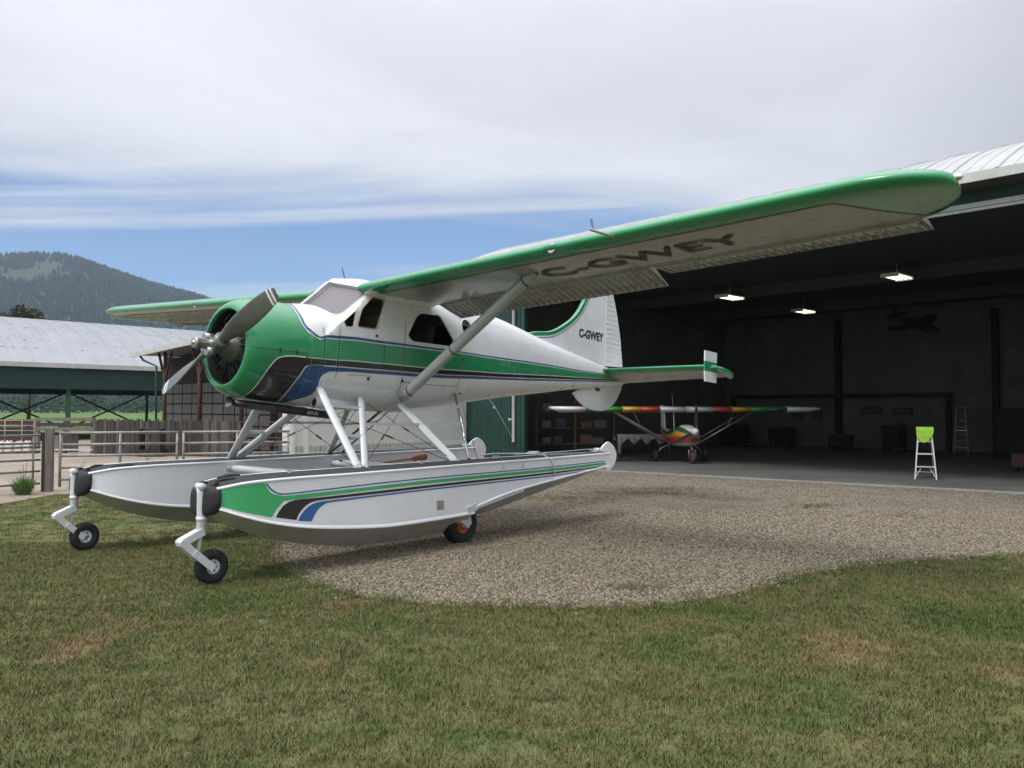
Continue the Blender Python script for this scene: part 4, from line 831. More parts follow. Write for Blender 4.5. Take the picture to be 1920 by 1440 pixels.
# ---- painted stripes laid on the skin
def strip(A, Bb, name, mt, off=.003, n=None, k=5, parent=None, sides=(1, -1)):
    A = smooth_line(A, 8); Bb = smooth_line(Bb, 8); n = n or 110; A = resample(A, n); Bb = resample(Bb, n); out = []
    for sd in sides:
        b = PB(); rows = []
        for p, q in zip(A, Bb):
            r = []
            for j in range(k + 1):
                t = j / k; x = p[0] + (q[0] - p[0]) * t; ph = p[1] + (q[1] - p[1]) * t
                y, z = surf(x, ph); zm = zmid(x); L = max(math.hypot(y, z - zm), 1e-4); e = 1 + off / L
                r.append((x, y * e * sd, zm + (z - zm) * e))
            rows.append(r)
        b.grid(rows); out.append(b.build(name, mt, parent or fus))
    return out
def pinline(P, w, name, mt, off=.0045, parent=None, n=90):
    P = resample(smooth_line(P, 8), n); A = []; C = []
    for i, p in enumerate(P):
        a, b = P[max(i - 1, 0)], P[min(i + 1, n - 1)]; r = max(math.hypot(surf(*p)[0], surf(*p)[1] - zmid(p[0])), .05)
        dx, dp = b[0] - a[0], (b[1] - a[1]) * r; L = math.hypot(dx, dp) or 1; nx, npp = -dp / L, dx / L / r
        A.append((p[0] + nx * w / 2, p[1] + npp * w / 2)); C.append((p[0] - nx * w / 2, p[1] - npp * w / 2))
    return strip(A, C, name, mt, off, n, 1, parent)
btU = [(1.035, 1.571), (1.012, 1.214), (.994, .845), (.992, .60), (1.034, .445), (1.081, .374), (1.201, .307), (1.419, .256), (2.0, .231), (2.463, .236), (3.55, .232), (4.665, .236), (7.102, .330), (8.014, .455), (8.72, .69)]
btL = [(.995, 1.571), (.967, 1.14), (.955, .80), (.965, .55), (1.021, .395), (1.077, .316), (1.196, .252), (1.422, .202), (2.001, .183), (2.466, .190), (3.551, .203), (4.665, .200), (7.101, .268), (8.013, .385), (8.72, .61)]
gU = [(1.0, .389), (1.075, .295), (1.194, .231), (1.422, .180), (2.003, .161), (2.467, .168), (3.551, .180), (4.666, .168), (7.1, .213), (8.014, .325), (8.72, .54)]
gL = [(1.0, -.108), (1.211, -.157), (1.467, -.196), (1.926, -.208), (2.486, -.195), (3.57, -.190), (4.684, -.208), (7.108, -.190), (8.017, -.190), (8.72, .0)]
bkU = [(1.0, -.130), (1.212, -.178), (1.468, -.217), (1.927, -.229), (2.487, -.216), (3.573, -.213), (4.688, -.238), (7.111, -.250), (8.018, -.258), (8.72, -.07)]
bkL = [(1.0, -.280), (1.094, -.268), (1.222, -.288), (1.604, -.332), (1.936, -.335), (2.496, -.318), (3.584, -.304), (4.699, -.327), (7.12, -.390), (8.024, -.422), (8.72, -.27)]
blU = [(1.11, -.292), (1.225, -.310), (1.605, -.353), (1.939, -.354), (2.497, -.337), (3.584, -.320), (4.704, -.350), (7.125, -.445), (8.027, -.485), (8.72, -.36)]
blL = [(1.34, -.424), (1.42, -.416), (1.614, -.418), (1.947, -.418), (2.506, -.400), (3.595, -.382), (4.716, -.414), (7.137, -.535), (8.035, -.61), (8.72, -.50)]
wF = [(.968, -.121), (.80, -.128), (.677, -.158), (.588, -.228), (.526, -.403), (.488, -.626), (.470, -.897), (.463, -1.171), (.458, -1.403), (.456, -1.571)]
bB = [(1.222, -.300), (1.094, -.279), (1.020, -.285), (.983, -.32), (.965, -.40), (.912, -.666), (.896, -.971), (.915, -1.261), (.93, -1.571)]
bF = [(1.40, -.416), (1.31, -.429), (1.251, -.475), (1.226, -.539), (1.228, -.619), (1.237, -.701), (1.235, -.793), (1.214, -.906), (1.143, -1.02), (1.06, -1.2), (1.01, -1.571)]
for A, C, nm, mt in ((btU, btL, 'blue_stripe', 'blue'), (gU, gL, 'green_stripe', 'green'), (bkU, bkL, 'black_stripe', 'black'), (blU, blL, 'blue_stripe', 'blue')):
    strip(A, C, nm, mt)
for x, a, c in ((1.428, .52, -.55), (2.49, .62, -.75), (3.60, .1, -.62), (1.215, .60, -.40), (2.145, .16, -.40)):
    pinline([(x, a + (c - a) * t / 5) for t in range(6)], .006, 'panel_seam', 'wire', n=24)
pinline([(1.60, -.47), (1.80, -.47), (1.98, -.47)], .005, 'panel_seam', 'wire', n=10); pinline([(2.52, -.52), (3.0, -.53), (3.58, -.545)], .006, 'panel_seam', 'wire', n=16)
b = PB()
for x, ph in ((2.005, .31), (1.93, -.52), (2.50, -.50), (3.62, .06)): y, z = surf(x, ph); b.lathe((x, y, z), (0, 1, .1), [(-.01, .0), (-.01, .02), (.014, .018), (.014, 0)], 10)
b.build('latch', 'wire', fus)
# ---- cowling
b = PB(); N = 72
prof = [(x, lerp_tab(COWL, x)[0]) for x in [.26, .264, .27, .28, .30, .33, .36, .41, .46, .53, .60, .70, .80, .90, .9995]] 
inn = [(.262, .452), (.27, .445), (.30, .44), (.40, .45), (.60, .50), (1.0, .56)]
b.lathe((0, 0, 0), (1, 0, 0), inn[::-1] + prof, N, 0, mf=lambda a, c: 1 if a < 3 else 0)
cowl = tag(b.build('engine_cowling', ['green', 'dark'], PLANE), 'round green engine cowling with black and blue swoops')
strip([(.9995, -.128)] + wF[1:], [(.9995, -.295)] + bB[3:], 'black_swoop', 'black', parent=cowl); pinline(wF, .014, 'white_pinstripe', 'pin', parent=cowl)
strip(bB, bF, 'blue_swoop', 'blue', parent=cowl); pinline(bB[2:], .014, 'white_pinstripe', 'pin', .0055, parent=cowl); pinline([(.990, 1.571), (.955, 1.14), (.942, .80), (.951, .55), (.998, .405)], .014, 'white_pinstripe', 'pin', .0055, parent=cowl); pinline(bF, .010, 'white_pinstripe', 'pin', .0055, parent=cowl)
pinline([(.30, -.05), (.6, -.05), (.99, -.05)], .005, 'panel_seam', 'wire', parent=cowl, n=12)
for x in (.62, .84):
    pinline([(x, .0), (x, -.1)], .016, 'latch', 'wire', .006, parent=cowl, n=6)
# ---- engine
b = PB(); b.lathe((0, 0, 0), (1, 0, 0), [(.10, 0), (.10, .07), (.20, .09), (.30, .15), (.38, .20), (.52, .22), (.55, .0)], 24); eng = b.build('engine', 'engine_grey', PLANE)
for k in range(9):
    a = 2 * PI * k / 9 + .2; d = Vector((0, math.cos(a), math.sin(a))); pr = []
    for i in range(9): pr += [(.16 + i * .026, .075), (.16 + i * .026, .092), (.171 + i * .026, .092), (.171 + i * .026, .075)]
    b = PB(); b.lathe((.50, 0, 0), d, pr + [(.40, .085), (.425, .05), (.425, 0)], 14)
    for e in (-.05, .05):
        q = Vector((0, -d.z, d.y)) * e; b.tube([Vector((.36, 0, 0)) + d * .17 + q * .6, Vector((.38, 0, 0)) + d * .41 + q], .011, 6)
    b.build('cylinder', 'engine', eng)
b = PB()
for k in range(14):
    a = rng.uniform(0, 2 * PI); r = rng.uniform(.22, .4); p = Vector((.36, r * math.cos(a), r * math.sin(a))); b.tube([p, p + Vector((.03, *rng.uniform(-.12, .12, 2))), p + Vector((.1, *rng.uniform(-.2, .2, 2)))], .007, 5)
b.build('ignition_lead', 'engine_grey', eng)
b = PB(); b.lathe((.72, 0, 0), (1, 0, 0), [(0, 0), (0, .55), (.02, .55)], 40); b.build('baffle', 'dark', eng)
# ---- propeller
prop = tag(empty('propeller', PLT((.15, 0, 0))), 'grey two-blade propeller with white tip bands'); prop.parent = PLANE
def PBH():       # parts of the propeller, in its own frame
    o = PLT((.15, 0, 0)); return B(lambda p: tuple(a - c for a, c in zip(PLT(p), o)))
b = PBH(); b.lathe((.15, 0, 0), (-1, 0, 0), [(-.10, .0), (-.10, .075), (-.02, .085), (.05, .085), (.07, .062), (.09, .058), (.23, .058), (.232, .066), (.262, .066), (.268, .05), (.268, .02), (.285, .02), (.285, 0)], 24)
bd = Vector((0, 1.1949, .5152)).normalized(); bt = Vector((0, -bd.z, bd.y))
for sg in (1, -1):
    b.tube([Vector((.15, 0, 0)) + bd * sg * .02, Vector((.15, 0, 0)) + bd * sg * .15, Vector((.15, 0, 0)) + bd * sg * .17], [.078, .078, .07], 16); b.tube([Vector((.15, 0, 0)) + bd * sg * .145, Vector((.15, 0, 0)) + bd * sg * .165], .09, 16)
    q = Vector((.07, 0, 0)) + bt * sg * .09; b.tube([q + Vector((-.05, 0, 0)), q + Vector((.06, 0, 0))], .05, 14)
b.build('hub', 'hub', prop)
for sg in (1, -1):
    b = PBH(); rows = []; rs = [.15, .20, .28, .36, .46, .58, .70, .82, .94, 1.04, 1.12, 1.145, 1.147, 1.179, 1.181, 1.203, 1.205, 1.237, 1.239, 1.262, 1.282, 1.295]
    for r in rs:
        t = r / 1.3; ch = np.interp(t, [.11, .16, .25, .4, .6, .8, .92, .97, .99, 1.0], [.11, .12, .17, .225, .245, .225, .19, .15, .11, .04]); th = np.interp(t, [.11, .2, .35, .6, 1], [.055, .04, .022, .013, .005])
        tw = math.radians(np.interp(t, [.1, .3, .6, 1], [58, 44, 27, 17]))
        cd_ = bt * sg * math.cos(tw) + Vector((1, 0, 0)) * -math.sin(tw); nd = cd_.cross(bd)
        cpt = Vector((.15, 0, 0)) + bd * (sg * r); rows.append([cpt + cd_ * (ch * (-.5 + .06) + 0) + 0 * nd] if 0 else [cpt + cd_ * (ch * .5 * math.cos(a)) + nd * (th * math.sin(a)) for a in np.linspace(0, 2 * PI, 19)[:-1]])
    b.grid(rows, 0, True, close_v=True, mf=lambda a, c: 1 if (12 <= a < 13 or 16 <= a < 17 or a >= 19) and False else (1 if rs[a] in (1.147, 1.205) else 0))
    i0 = b.pts([rows[-1][0]]); b.face([len(b.v) - 1 - 18 + k for k in range(18)], 1)
    b.build('blade', ['prop', 'pin'], prop)
# ---- exhaust, scoop
b = PB(); b.tube([(.36, .12, -.655), (.50, .12, -.665), (1.0, .12, -.685), (1.75, .12, -.725)], [.035, .05, .055, .048], 14, flat=1.3); b.tube([(.30, .12, -.650), (.36, .12, -.655)], [.075, .03], 14, 0, False)
ex = b.build('exhaust_pipe', 'exhaust', PLANE)
V, F = text_mesh('07A 55', .055, .002); b = PB(); i0 = b.pts([(1.42 + x, .196, -.715 + y) for x, y in V]); [b.face([i0 + k for k in f]) for f in F]; b.build('stencil_lettering', 'pin', ex)
b = PB(); b.tube([(1.27, .40, -.585), (1.32, .40, -.587), (1.60, .39, -.59), (1.98, .36, -.57)], [.066, .072, .074, .02], 18, 0, False); sc_ = b.build('oil_cooler_scoop', 'white', PLANE)
b = PB(); b.lathe((1.30, .40, -.586), (1, 0, 0), [(0, 0), (0, .067)], 18); b.build('inlet', 'dark', sc_)
# ---- wings
XLE, CH = 1.77, 1.60
def wz0(y): return .885 + .0425 * y
def tipf(y):
    s = max(0, min(1, (y - 6.62) / .695)); return math.sqrt(max(0, 1 - s * s))
def wing_pt(c, y, up):
    f = tipf(y); xl = XLE + .42 * (1 - f); ch = 3.37 - 1.12 * (1 - f) - xl
    yt = 5 * .14 * (.2969 * math.sqrt(c) - .126 * c - .3516 * c * c + .2843 * c ** 3 - .1015 * c ** 4) * CH
    yc = .03 * CH * ((2 * .4 * c - c * c) / .16 if c < .4 else ((1 - .8) + .8 * c - c * c) / .36)
    return (xl + ch * c, y, wz0(y) - .03 * c - .02 * (1 - f) + (yc + (yt if up else -yt)) * (.10 + .90 * f ** .8) if f < 1 else wz0(y) - .03 * c + yc + (yt if up else -yt))
CB = .765
cs = [CB * (1 - math.cos(PI / 2 * i / 14)) for i in range(15)]
cs = sorted(set([round(c, 4) for c in cs] + [.113])); 
def ybound(c): return float(np.interp(c, [0, .113, .16, .22, .32, .45, .6, .77], [6.46, 6.46, 6.50, 6.55, 6.62, 6.74, 6.86, 6.96]))
for sg, nm in ((1, 'near'), (-1, 'far')):
    ring = [(c, True) for c in cs[::-1]] + [(c, False) for c in cs[1:]]
    J = 40; K = 22; b = PB(); rows = []
    for j in range(J + K + 1):
        r = []
        for c, up in ring:
            yb = ybound(c)
            y = .50 + (yb - .50) * j / J if j <= J else yb + (7.315 - yb) * math.sin(PI / 2 * (j - J) / K)
            x_, y_, z_ = wing_pt(c, y, up); r.append((x_, y_ * sg, z_))
        rows.append(r)
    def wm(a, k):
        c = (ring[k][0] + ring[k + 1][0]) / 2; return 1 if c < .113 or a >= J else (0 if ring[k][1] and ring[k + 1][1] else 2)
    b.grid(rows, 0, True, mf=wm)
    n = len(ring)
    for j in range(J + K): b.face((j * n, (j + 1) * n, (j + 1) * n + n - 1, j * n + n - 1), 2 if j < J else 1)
    wing = tag(b.build('wing', ['white', 'green', 'wing_white_shaded'], PLANE), 'white wing with green leading edge and tip, ' + ('nearer the camera' if sg > 0 else 'behind the cowling'))
    # grey pinstripe behind the green edge
    P = resample(smooth_line([(.118, .66), (.118, 3.0), (.118, 5.5), (.118, 6.35), (.135, 6.44), (.19, 6.51), (.30, 6.595), (.45, 6.72), (.60, 6.84), (.757, 6.94)], 8), 120); b = PB(); rows = []
    for i, p in enumerate(P):
        a, c2 = P[max(i - 1, 0)], P[min(i + 1, 119)]; dx, dy = (c2[0] - a[0]) * CH, c2[1] - a[1]; L = math.hypot(dx, dy); w = .011
        rr = []
        for e in (-w, w):
            q = wing_pt(min(max(p[0] + e * dy / L / CH, .01), CB), p[1] - e * dx / L, False); rr.append((q[0], q[1] * sg, q[2] - .003))
        rows.append(rr)
    b.grid(rows); b.build('pinstripe', 'exhaust', wing)
    # flap and aileron
    for nm2, y0, y1, xt, zt_ in (('flap', .70, 4.03, 3.47, -.165), ('aileron', 4.10, 6.86, 3.375, -.045)):
        b = PB(); rows = []; ny = 30
        for i in range(ny + 1):
            y = y0 + (y1 - y0) * i / ny; u = wing_pt(CB, y, True); l = wing_pt(CB, y, False); x0 = u[0] + .012; zc_ = (u[2] + l[2]) / 2 - .01; h = (u[2] - l[2]) / 2 - .008; te = (xt, y, wz0(y) + zt_)
            r = [(te[0], y * sg, te[2] + .003), (x0 + (te[0] - x0) * .5, y * sg, (zc_ + te[2]) / 2 + h * .62), (x0 + .06, y * sg, zc_ + h)]
            r += [(x0 + .03 - .03 * math.sin(a), y * sg, zc_ + h * math.cos(a)) for a in (.5, 1.0, 1.57, 2.1, 2.64)]
            r += [(x0 + .06, y * sg, zc_ - h), (x0 + (te[0] - x0) * .5, y * sg, (zc_ + te[2]) / 2 - h * .42), (te[0], y * sg, te[2] - .003)]
            rows.append(r)
        b.grid(rows, 0, True, close_v=True); m_ = len(rows[0]); b.face(range(m_)); b.face([ny * m_ + k for k in range(m_)][::-1])
        fl = b.build(nm2, 'wing_white_shaded', wing)
        b = PB(); y = y0 + .06
        while y < y1 - .03:
            u = wing_pt(CB, y, True); l = wing_pt(CB, y, False); x0 = u[0] + .012; zc_ = (u[2] + l[2]) / 2 - .01; h = (u[2] - l[2]) / 2 - .008; te = (xt, wz0(y) + zt_)
            for up in (1, -1):
                p0 = (x0 + .10, y * sg, zc_ + up * h * .92 + (te[1] - zc_) * .10); p1 = (x0 + (te[0] - x0) * .5, y * sg, (zc_ + te[1]) / 2 + (h * .62 if up > 0 else -h * .42)); p2 = (te[0] - .03, y * sg, te[1] + up * .006)
                b.bar(p0, p1, .020, .012); b.bar(p1, p2, .020, .012)
            y += .098
        b.build('rib', 'wing_white_shaded', fl)
    for y in (1.4, 2.6, 3.85, 4.6, 5.6, 6.5):
        b = PB(); l = wing_pt(CB, y, False); b.bar((l[0] - .05, y * sg, l[2]), (l[0] + .03, y * sg, l[2] - .09), .012, .03); b.bar((l[0] + .03, y * sg, l[2] - .09), (l[0] + .14, y * sg, l[2] - .02), .012, .02); b.build('hinge_bracket', 'strut_grey', wing)
    # landing light, fuel caps, registration
    b = PB(); rows = []
    for i in range(9):
        y = 3.52 + .18 * i / 8; rows.append([(lambda q: (q[0] - .004, q[1] * sg, q[2]))(wing_pt(c, y, up)) for c, up in [(.035, True), (.018, True), (.006, True), (0, True), (.008, False), (.025, False), (.06, False)]])
    b.grid(rows); ll = b.build('landing_light', 'lens', wing)
    b = PB(); q = wing_pt(.004, 3.61, False); b.lathe((q[0] + .012, q[1] * sg, q[2] + .01), (-1, 0, 0), [(-.005, 0), (-.005, .05), (.003, .055), (.005, .045), (0, .02), (.006, 0)], 18); b.build('reflector', 'chrome', ll)
    b = PB(); q = wing_pt(.0, 3.61, True); rows = [[(XLE - .006, (3.50 + .22 * i / 4) * sg, wz0(3.6) - .05 + .1 * j / 3) for j in range(4)] for i in range(5)]
    if sg > 0:
        b = PB(); q = Vector(wing_pt(.01, 4.39, False)); b.tube([q, q + Vector((-.42, .0, -.02))], .014, 8); b.bar(q + Vector((-.36, 0, .0)), q + Vector((-.40, 0, .085)), .008, .03); b.build('pitot_tube', 'strut_grey', wing)
        V, F = text_mesh('C-GWEY', .52, .006); vx = [v[0] for v in V]; vy = [v[1] for v in V]; kx, ky = 2.42 / (max(vx) - min(vx)), .37 / (max(vy) - min(vy)); mx_, my_ = (max(vx) + min(vx)) / 2, (max(vy) + min(vy)) / 2; V = [((x - mx_) * kx, (y - my_) * ky) for x, y in V]
        b = PB(); i0 = len(b.v)
        for x, y in V:
            yy = 4.21 + x; xx = 2.44 - y; q = wing_pt((xx - XLE) / 1.6, yy, False); b.pts([(xx, yy, q[2] - .011)])
        for f in F: b.face([i0 + k for k in f])
        b.build('registration_lettering', 'letter', wing)
    b = PB(); q = Vector(wing_pt(.28, 7.29, True)); q.y *= sg; b.lathe(q + Vector((0, 0, -.02)), (0, sg, 0), [(-.02, .03), (.02, .03), (.05, .022), (.065, 0)], 12); b.build('navigation_light', 'chrome', wing)
    # lift strut
    b = PB(); a0 = Vector((2.52, .60 * sg, -.46)); a1 = Vector((2.34, 2.96 * sg, .965)); d = (a1 - a0)
    b.tube([a0, a0 + d * .06, a0 + d * .94, a1], [.045, .055, .055, .045], 16, 0, True, 1.35, up=(1, 0, 0)); ls = b.build('lift_strut', 'strut_grey', PLANE)
    b = PB()
    for t in (.07, .42, .93): b.tube([a0 + d * t, a0 + d * (t + .006)], .059, 16, 0, True, 1.35, up=(1, 0, 0))
    b.build('collar', 'wire', ls)
    # wing root fillet along the cabin side
    b = PB(); rows = []
    for i in range(15):
        c = .02 + (CB - .02) * i / 14; q = wing_pt(c, .70, False); x = q[0]; rows.append([(x, .585 * sg, q[2] - .035), (x, .64 * sg, q[2] - .022), (x, .69 * sg, q[2] - .006), (x, .76 * sg, q[2] + .004)])
    b.grid(rows); b.build('wing_fillet', 'white', wing)
# antenna
b = PB(); b.tube([(1.86, .12, 1.06), (1.80, .12, 1.22)], .006, 6); b.tube([(1.86, .12, 1.05), (1.86, .12, 1.08)], .018, 8); b.build('antenna', 'wire', PLANE)
# ---- tail
LE = [(5.70, .86), (5.95, .935), (6.30, .985), (6.53, 1.055), (6.83, 1.21), (7.05, 1.36), (7.22, 1.53), (7.40, 1.79), (7.52, 2.02), (7.62, 2.20), (7.74, 2.29)]
LEs = resample(smooth_line(LE, 6), 44)
b = PB(); b.plate([(8.035, 2.31), (8.035, .50), (7.4, .56), (6.6, .66), (5.75, .82)] + LEs, (0, 0, 0), (1, 0, 0), (0, 0, 1), (0, 1, 0), .034, .02); fin = b.build('fin', 'white', PLANE)
ins = []
for i, p in enumerate(LEs):
    a, c = LEs[max(i - 1, 0)], LEs[min(i + 1, len(LEs) - 1)]; L = math.dist(a, c); ins.append((p[0] + .085 * (c[1] - a[1]) / L, p[1] - .085 * (c[0] - a[0]) / L))
b = PB(); b.plate(LEs + ins[::-1], (0, 0, 0), (1, 0, 0), (0, 0, 1), (0, 1, 0), .038, .012); b.build('green_edge', 'green', fin)
def offs(d): return [(p[0] + (q[0] - p[0]) * d / .085, p[1] + (q[1] - p[1]) * d / .085) for p, q in zip(LEs, ins)]
b = PB(); b.plate(offs(.100) + offs(.112)[::-1], (0, 0, 0), (1, 0, 0), (0, 0, 1), (0, 1, 0), .0365); b.build('pinstripe', 'navy', fin)
V, F = text_mesh('C-GWEY', .205, .010, .95); 
for sg in (1, -1):
    b = PB(); i0 = b.pts([(7.585 + x * sg, .0375 * sg, 1.075 + y) for x, y in V]); [b.face([i0 + k for k in f]) for f in F]; b.build('registration_lettering', 'letter', fin)
b = PB(); RU = [(8.05, .56), (8.68, .60), (8.64, .85), (8.59, 1.12), (8.51, 1.38), (8.43, 1.62), (8.36, 1.80), (8.27, 2.0), (8.20, 2.2), (8.12, 2.34), (8.05, 2.36)]
b.plate(RU, (0, 0, 0), (1, 0, 0), (0, 0, 1), (0, 1, 0), .028, .015); rud = b.build('rudder', 'white', PLANE)
b = PB()
for i in range(18):
    z = .68 + i * .088; xe = float(np.interp(z, [p[1] for p in RU[1:-1]], [p[0] for p in RU[1:-1]])) - .05
    for s_ in (1, -1): b.bar((8.07, .030 * s_, z), (xe, .029 * s_, z - .004), .014, .016, up=(0, 1, 0))
b.build('rib', 'white', rud)
b = PB(); VF = [(7.12, -.02), (7.20, -.085), (7.32, -.17), (7.5, -.245), (7.7, -.285), (7.91, -.295), (8.12, -.275), (8.30, -.215), (8.46, -.11), (8.58, .03), (8.66, .14), (8.70, .27), (8.0, .19), (7.3, .06)]
b.plate(resample(smooth_line(VF[:12], 4), 30) + VF[12:], (0, 0, 0), (1, 0, 0), (0, 0, 1), (0, 1, 0), .022, .01); b.build('ventral_fin', 'white', PLANE)
b = PB(); b.box((7.85, .035, .10), (.12, .04, .035)); b.build('fitting', 'wire', PLANE)
for sg in (1, -1):
    b = PB(); rows = []; ny = 16
    for i in range(ny + 1):
        y = .02 + 2.26 * i / ny; xl = 7.86 + .012 * i / ny; xt = 8.74 - .02 * i / ny; zt_ = .315 + .07 * i / ny - .02; r = []
        for c, up in [(c, 1) for c in (1, .8, .5, .3, .18, .1, .05, .02, 0)] + [(c, -1) for c in (.02, .05, .1, .18, .3, .5, .8, 1)]:
            th = .058 * (2.2 * math.sqrt(c) * (1 - c) if c < .3 else .843 * (1 - c) / .7); zz = .475 + (zt_ - .475) * c; r.append((xl + (xt - xl) * c, y * sg, zz + up * (th + .004)))
        rows.append(r)
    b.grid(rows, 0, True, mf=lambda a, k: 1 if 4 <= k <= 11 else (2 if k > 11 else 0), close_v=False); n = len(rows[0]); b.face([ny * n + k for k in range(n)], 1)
    stab = b.build('stabilizer', ['white', 'green', 'wing_white_shaded'], PLANE)
    b = PB(); rows = [[(8.0 + .62 * t - 0, (2.27 + .17 * math.sin(PI * min(1, t * .9 + .1)) * e) * sg, .45 - .10 * t) for e in (0, .5, 1)] for t in np.linspace(0, 1, 12)]
    b.plate([(7.94, 2.26), (8.02, 2.34), (8.20, 2.41), (8.40, 2.43), (8.58, 2.40), (8.68, 2.33), (8.70, 2.26)], (0, 0, .755 + .0), (1, 0, -.16), (0, sg, 0), (.16, 0, 1), .03, .012) if 0 else None
    EP = [(7.93, 2.26), (7.97, 2.34), (8.10, 2.41), (8.30, 2.44), (8.50, 2.42), (8.64, 2.36), (8.72, 2.26)]
    O = Vector((0, 0, .475 + 7.9 * .16)); b.plate(EP, O, (1, 0, -.16), (0, sg, 0), (.158, 0, .987), .028, .012); b.build('elevator_tip', 'green', stab)
    b = PB()
    for z0, z1, mt in ((.20, .375, 0), (.375, .545, 1), (.545, .72, 0)):
        b.plate([(7.73 + .02 * (z0 < .3), z0), (8.15, z0), (8.15, z1), (7.73, z1)], (0, 2.27 * sg, 0), (1, 0, 0), (0, 0, 1), (0, 1, 0), .012, 0, mt)
    b.build('finlet', ['white', 'green'], stab)
# ---- floats
def zdeck(x): return flt(x)[2]
for sg, w_ in ((1, 'outer'), (-1, 'far')):
    b = PB()
    for xs_, tab in (([-.655 + .05675 * i for i in range(61)], FLT), ([2.75 + .065 * i for i in range(51)], FLTA)):
        S = []
        for x in xs_:
            wg, wc, zg, zc_, zk = lerp_tab(tab, x); S.append((x, wg, wc, zg, zc_, zk))
        Y = lambda o: (FLC + o) * sg
        b.grid([[(x, Y(wg * t), zg + .004 + .016 * (1 - t * t)) for t in (-.96, -.6, -.3, 0, .3, .6, .96)] for x, wg, wc, zg, zc_, zk in S], 2)
        for e in (1, -1):
            b.grid([[(x, Y(e * wg * .96), zg + .003), (x, Y(e * wg * .985), zg + .010), (x, Y(e * (wg + .010)), zg + .006), (x, Y(e * (wg + .012)), zg - .012), (x, Y(e * (wg + .002)), zg - .020), (x, Y(e * wg), zg - .026)] for x, wg, wc, zg, zc_, zk in S], 0)
            b.grid([[(x, Y(e * (wg + (wc - wg) * t)), zg - .026 + (zc_ - zg + .026) * t) for t in (0, .25, .5, .75, .96)] for x, wg, wc, zg, zc_, zk in S], 0)
            b.grid([[(x, Y(e * (wg + (wc - wg) * .96)), zg - .026 + (zc_ - zg + .026) * .96), (x, Y(e * (wc + .016)), zc_ + .004), (x, Y(e * (wc + .014)), zc_ - .012)] for x, wg, wc, zg, zc_, zk in S], 0)
            b.grid([[(x, Y(e * wc * (1 - t) + e * .014 * (1 - t)), zc_ - .012 + (zk - zc_ + .012) * (t - .10 * math.sin(PI * t))) for t in (0, .2, .4, .6, .8, 1)] for x, wg, wc, zg, zc_, zk in S], 1)
        for xe, k in ((xs_[0], 0), (xs_[-1], len(S) - 1)):
            x, wg, wc, zg, zc_, zk = S[k]; i0 = b.pts([(x, Y(-wg), zg), (x, Y(wg), zg), (x, Y(wc), zc_), (x, Y(0), zk), (x, Y(-wc), zc_)]); b.face(range(i0, i0 + 5), 0 if k else 1)
    fl = tag(b.build('float', ['float_white', 'hull', 'walk'], PLANE), 'white float with grey bottom, ' + ('striped, nearer the camera' if sg > 0 else 'plain inner side, behind the near float'))
    # stripes on the outer side
    def fstrip(A, C, nm, mt, off=.003):
        A = resample(smooth_line(A, 6), 90); C = resample(smooth_line(C, 6), 90); b = PB(); rows = []
        for p, q in zip(A, C):
            r = []
            for t in (0, .33, .67, 1):
                x = p[0] + (q[0] - p[0]) * t; z = p[1] + (q[1] - p[1]) * t; r.append((x, (FLC + flt_side(x, z) + off) * sg, z))
            rows.append(r)
        b.grid(rows); b.build(nm, mt, fl)
    pU = [(-.19, -1.489), (-.15, -1.533), (-.09, -1.573), (-.01, -1.589), (.48, -1.548), (1.27, -1.48), (2.25, -1.411), (3.42, -1.341), (4.31, -1.285), (5.85, -1.184)]
    pL = [(-.203, -1.496), (-.163, -1.543), (-.1, -1.585), (-.01, -1.602), (.48, -1.561), (1.27, -1.493), (2.25, -1.424), (3.42, -1.353), (4.31, -1.298), (5.85, -1.196)]
    gUf = [(-.01, -1.615), (.48, -1.578), (1.28, -1.514), (2.25, -1.442), (4.31, -1.315), (5.87, -1.208)]
    gLf = [(-.0, -1.662), (.49, -1.616), (1.28, -1.55), (2.25, -1.48), (4.31, -1.350), (5.9, -1.240)]
    kU = [(-.08, -1.822), (-.04, -1.753), (.02, -1.692), (.14, -1.654), (.49, -1.629), (1.28, -1.57), (2.25, -1.499), (4.31, -1.366), (5.85, -1.258)]
    kL = [(.15, -1.855), (.19, -1.774), (.28, -1.697), (.36, -1.673), (.49, -1.657), (1.28, -1.599), (2.26, -1.527), (4.31, -1.390), (5.57, -1.297)]
    lU = [(.17, -1.864), (.21, -1.791), (.3, -1.713), (.39, -1.685), (.49, -1.671), (1.28, -1.611), (2.26, -1.54), (4.31, -1.407), (5.29, -1.335)]
    lL = [(.33, -1.875), (.38, -1.78), (.45, -1.717), (.52, -1.693), (.58, -1.684), (1.28, -1.628), (2.26, -1.556), (4.31, -1.422), (5.29, -1.347)]
    fstrip(pU, pL, 'blue_pinstripe', 'float_blue'); fstrip(gUf, gLf, 'green_stripe', 'lime'); fstrip(kU, kL, 'black_stripe', 'black'); fstrip(lU, lL, 'blue_stripe', 'float_blue')
    fstrip([(-.65, -1.565), (-.57, -1.538), (-.45, -1.518), (-.33, -1.500), (-.215, -1.49), (-.185, -1.535), (-.13, -1.588), (-.01, -1.615)], [(-.65, -1.70), (-.57, -1.722), (-.39, -1.768), (-.22, -1.80), (-.125, -1.815), (-.085, -1.757), (-.03, -1.695), (.0, -1.662)], 'green_bow', 'lime')
    # black rubber bow cap
    b = PB(); rows = []
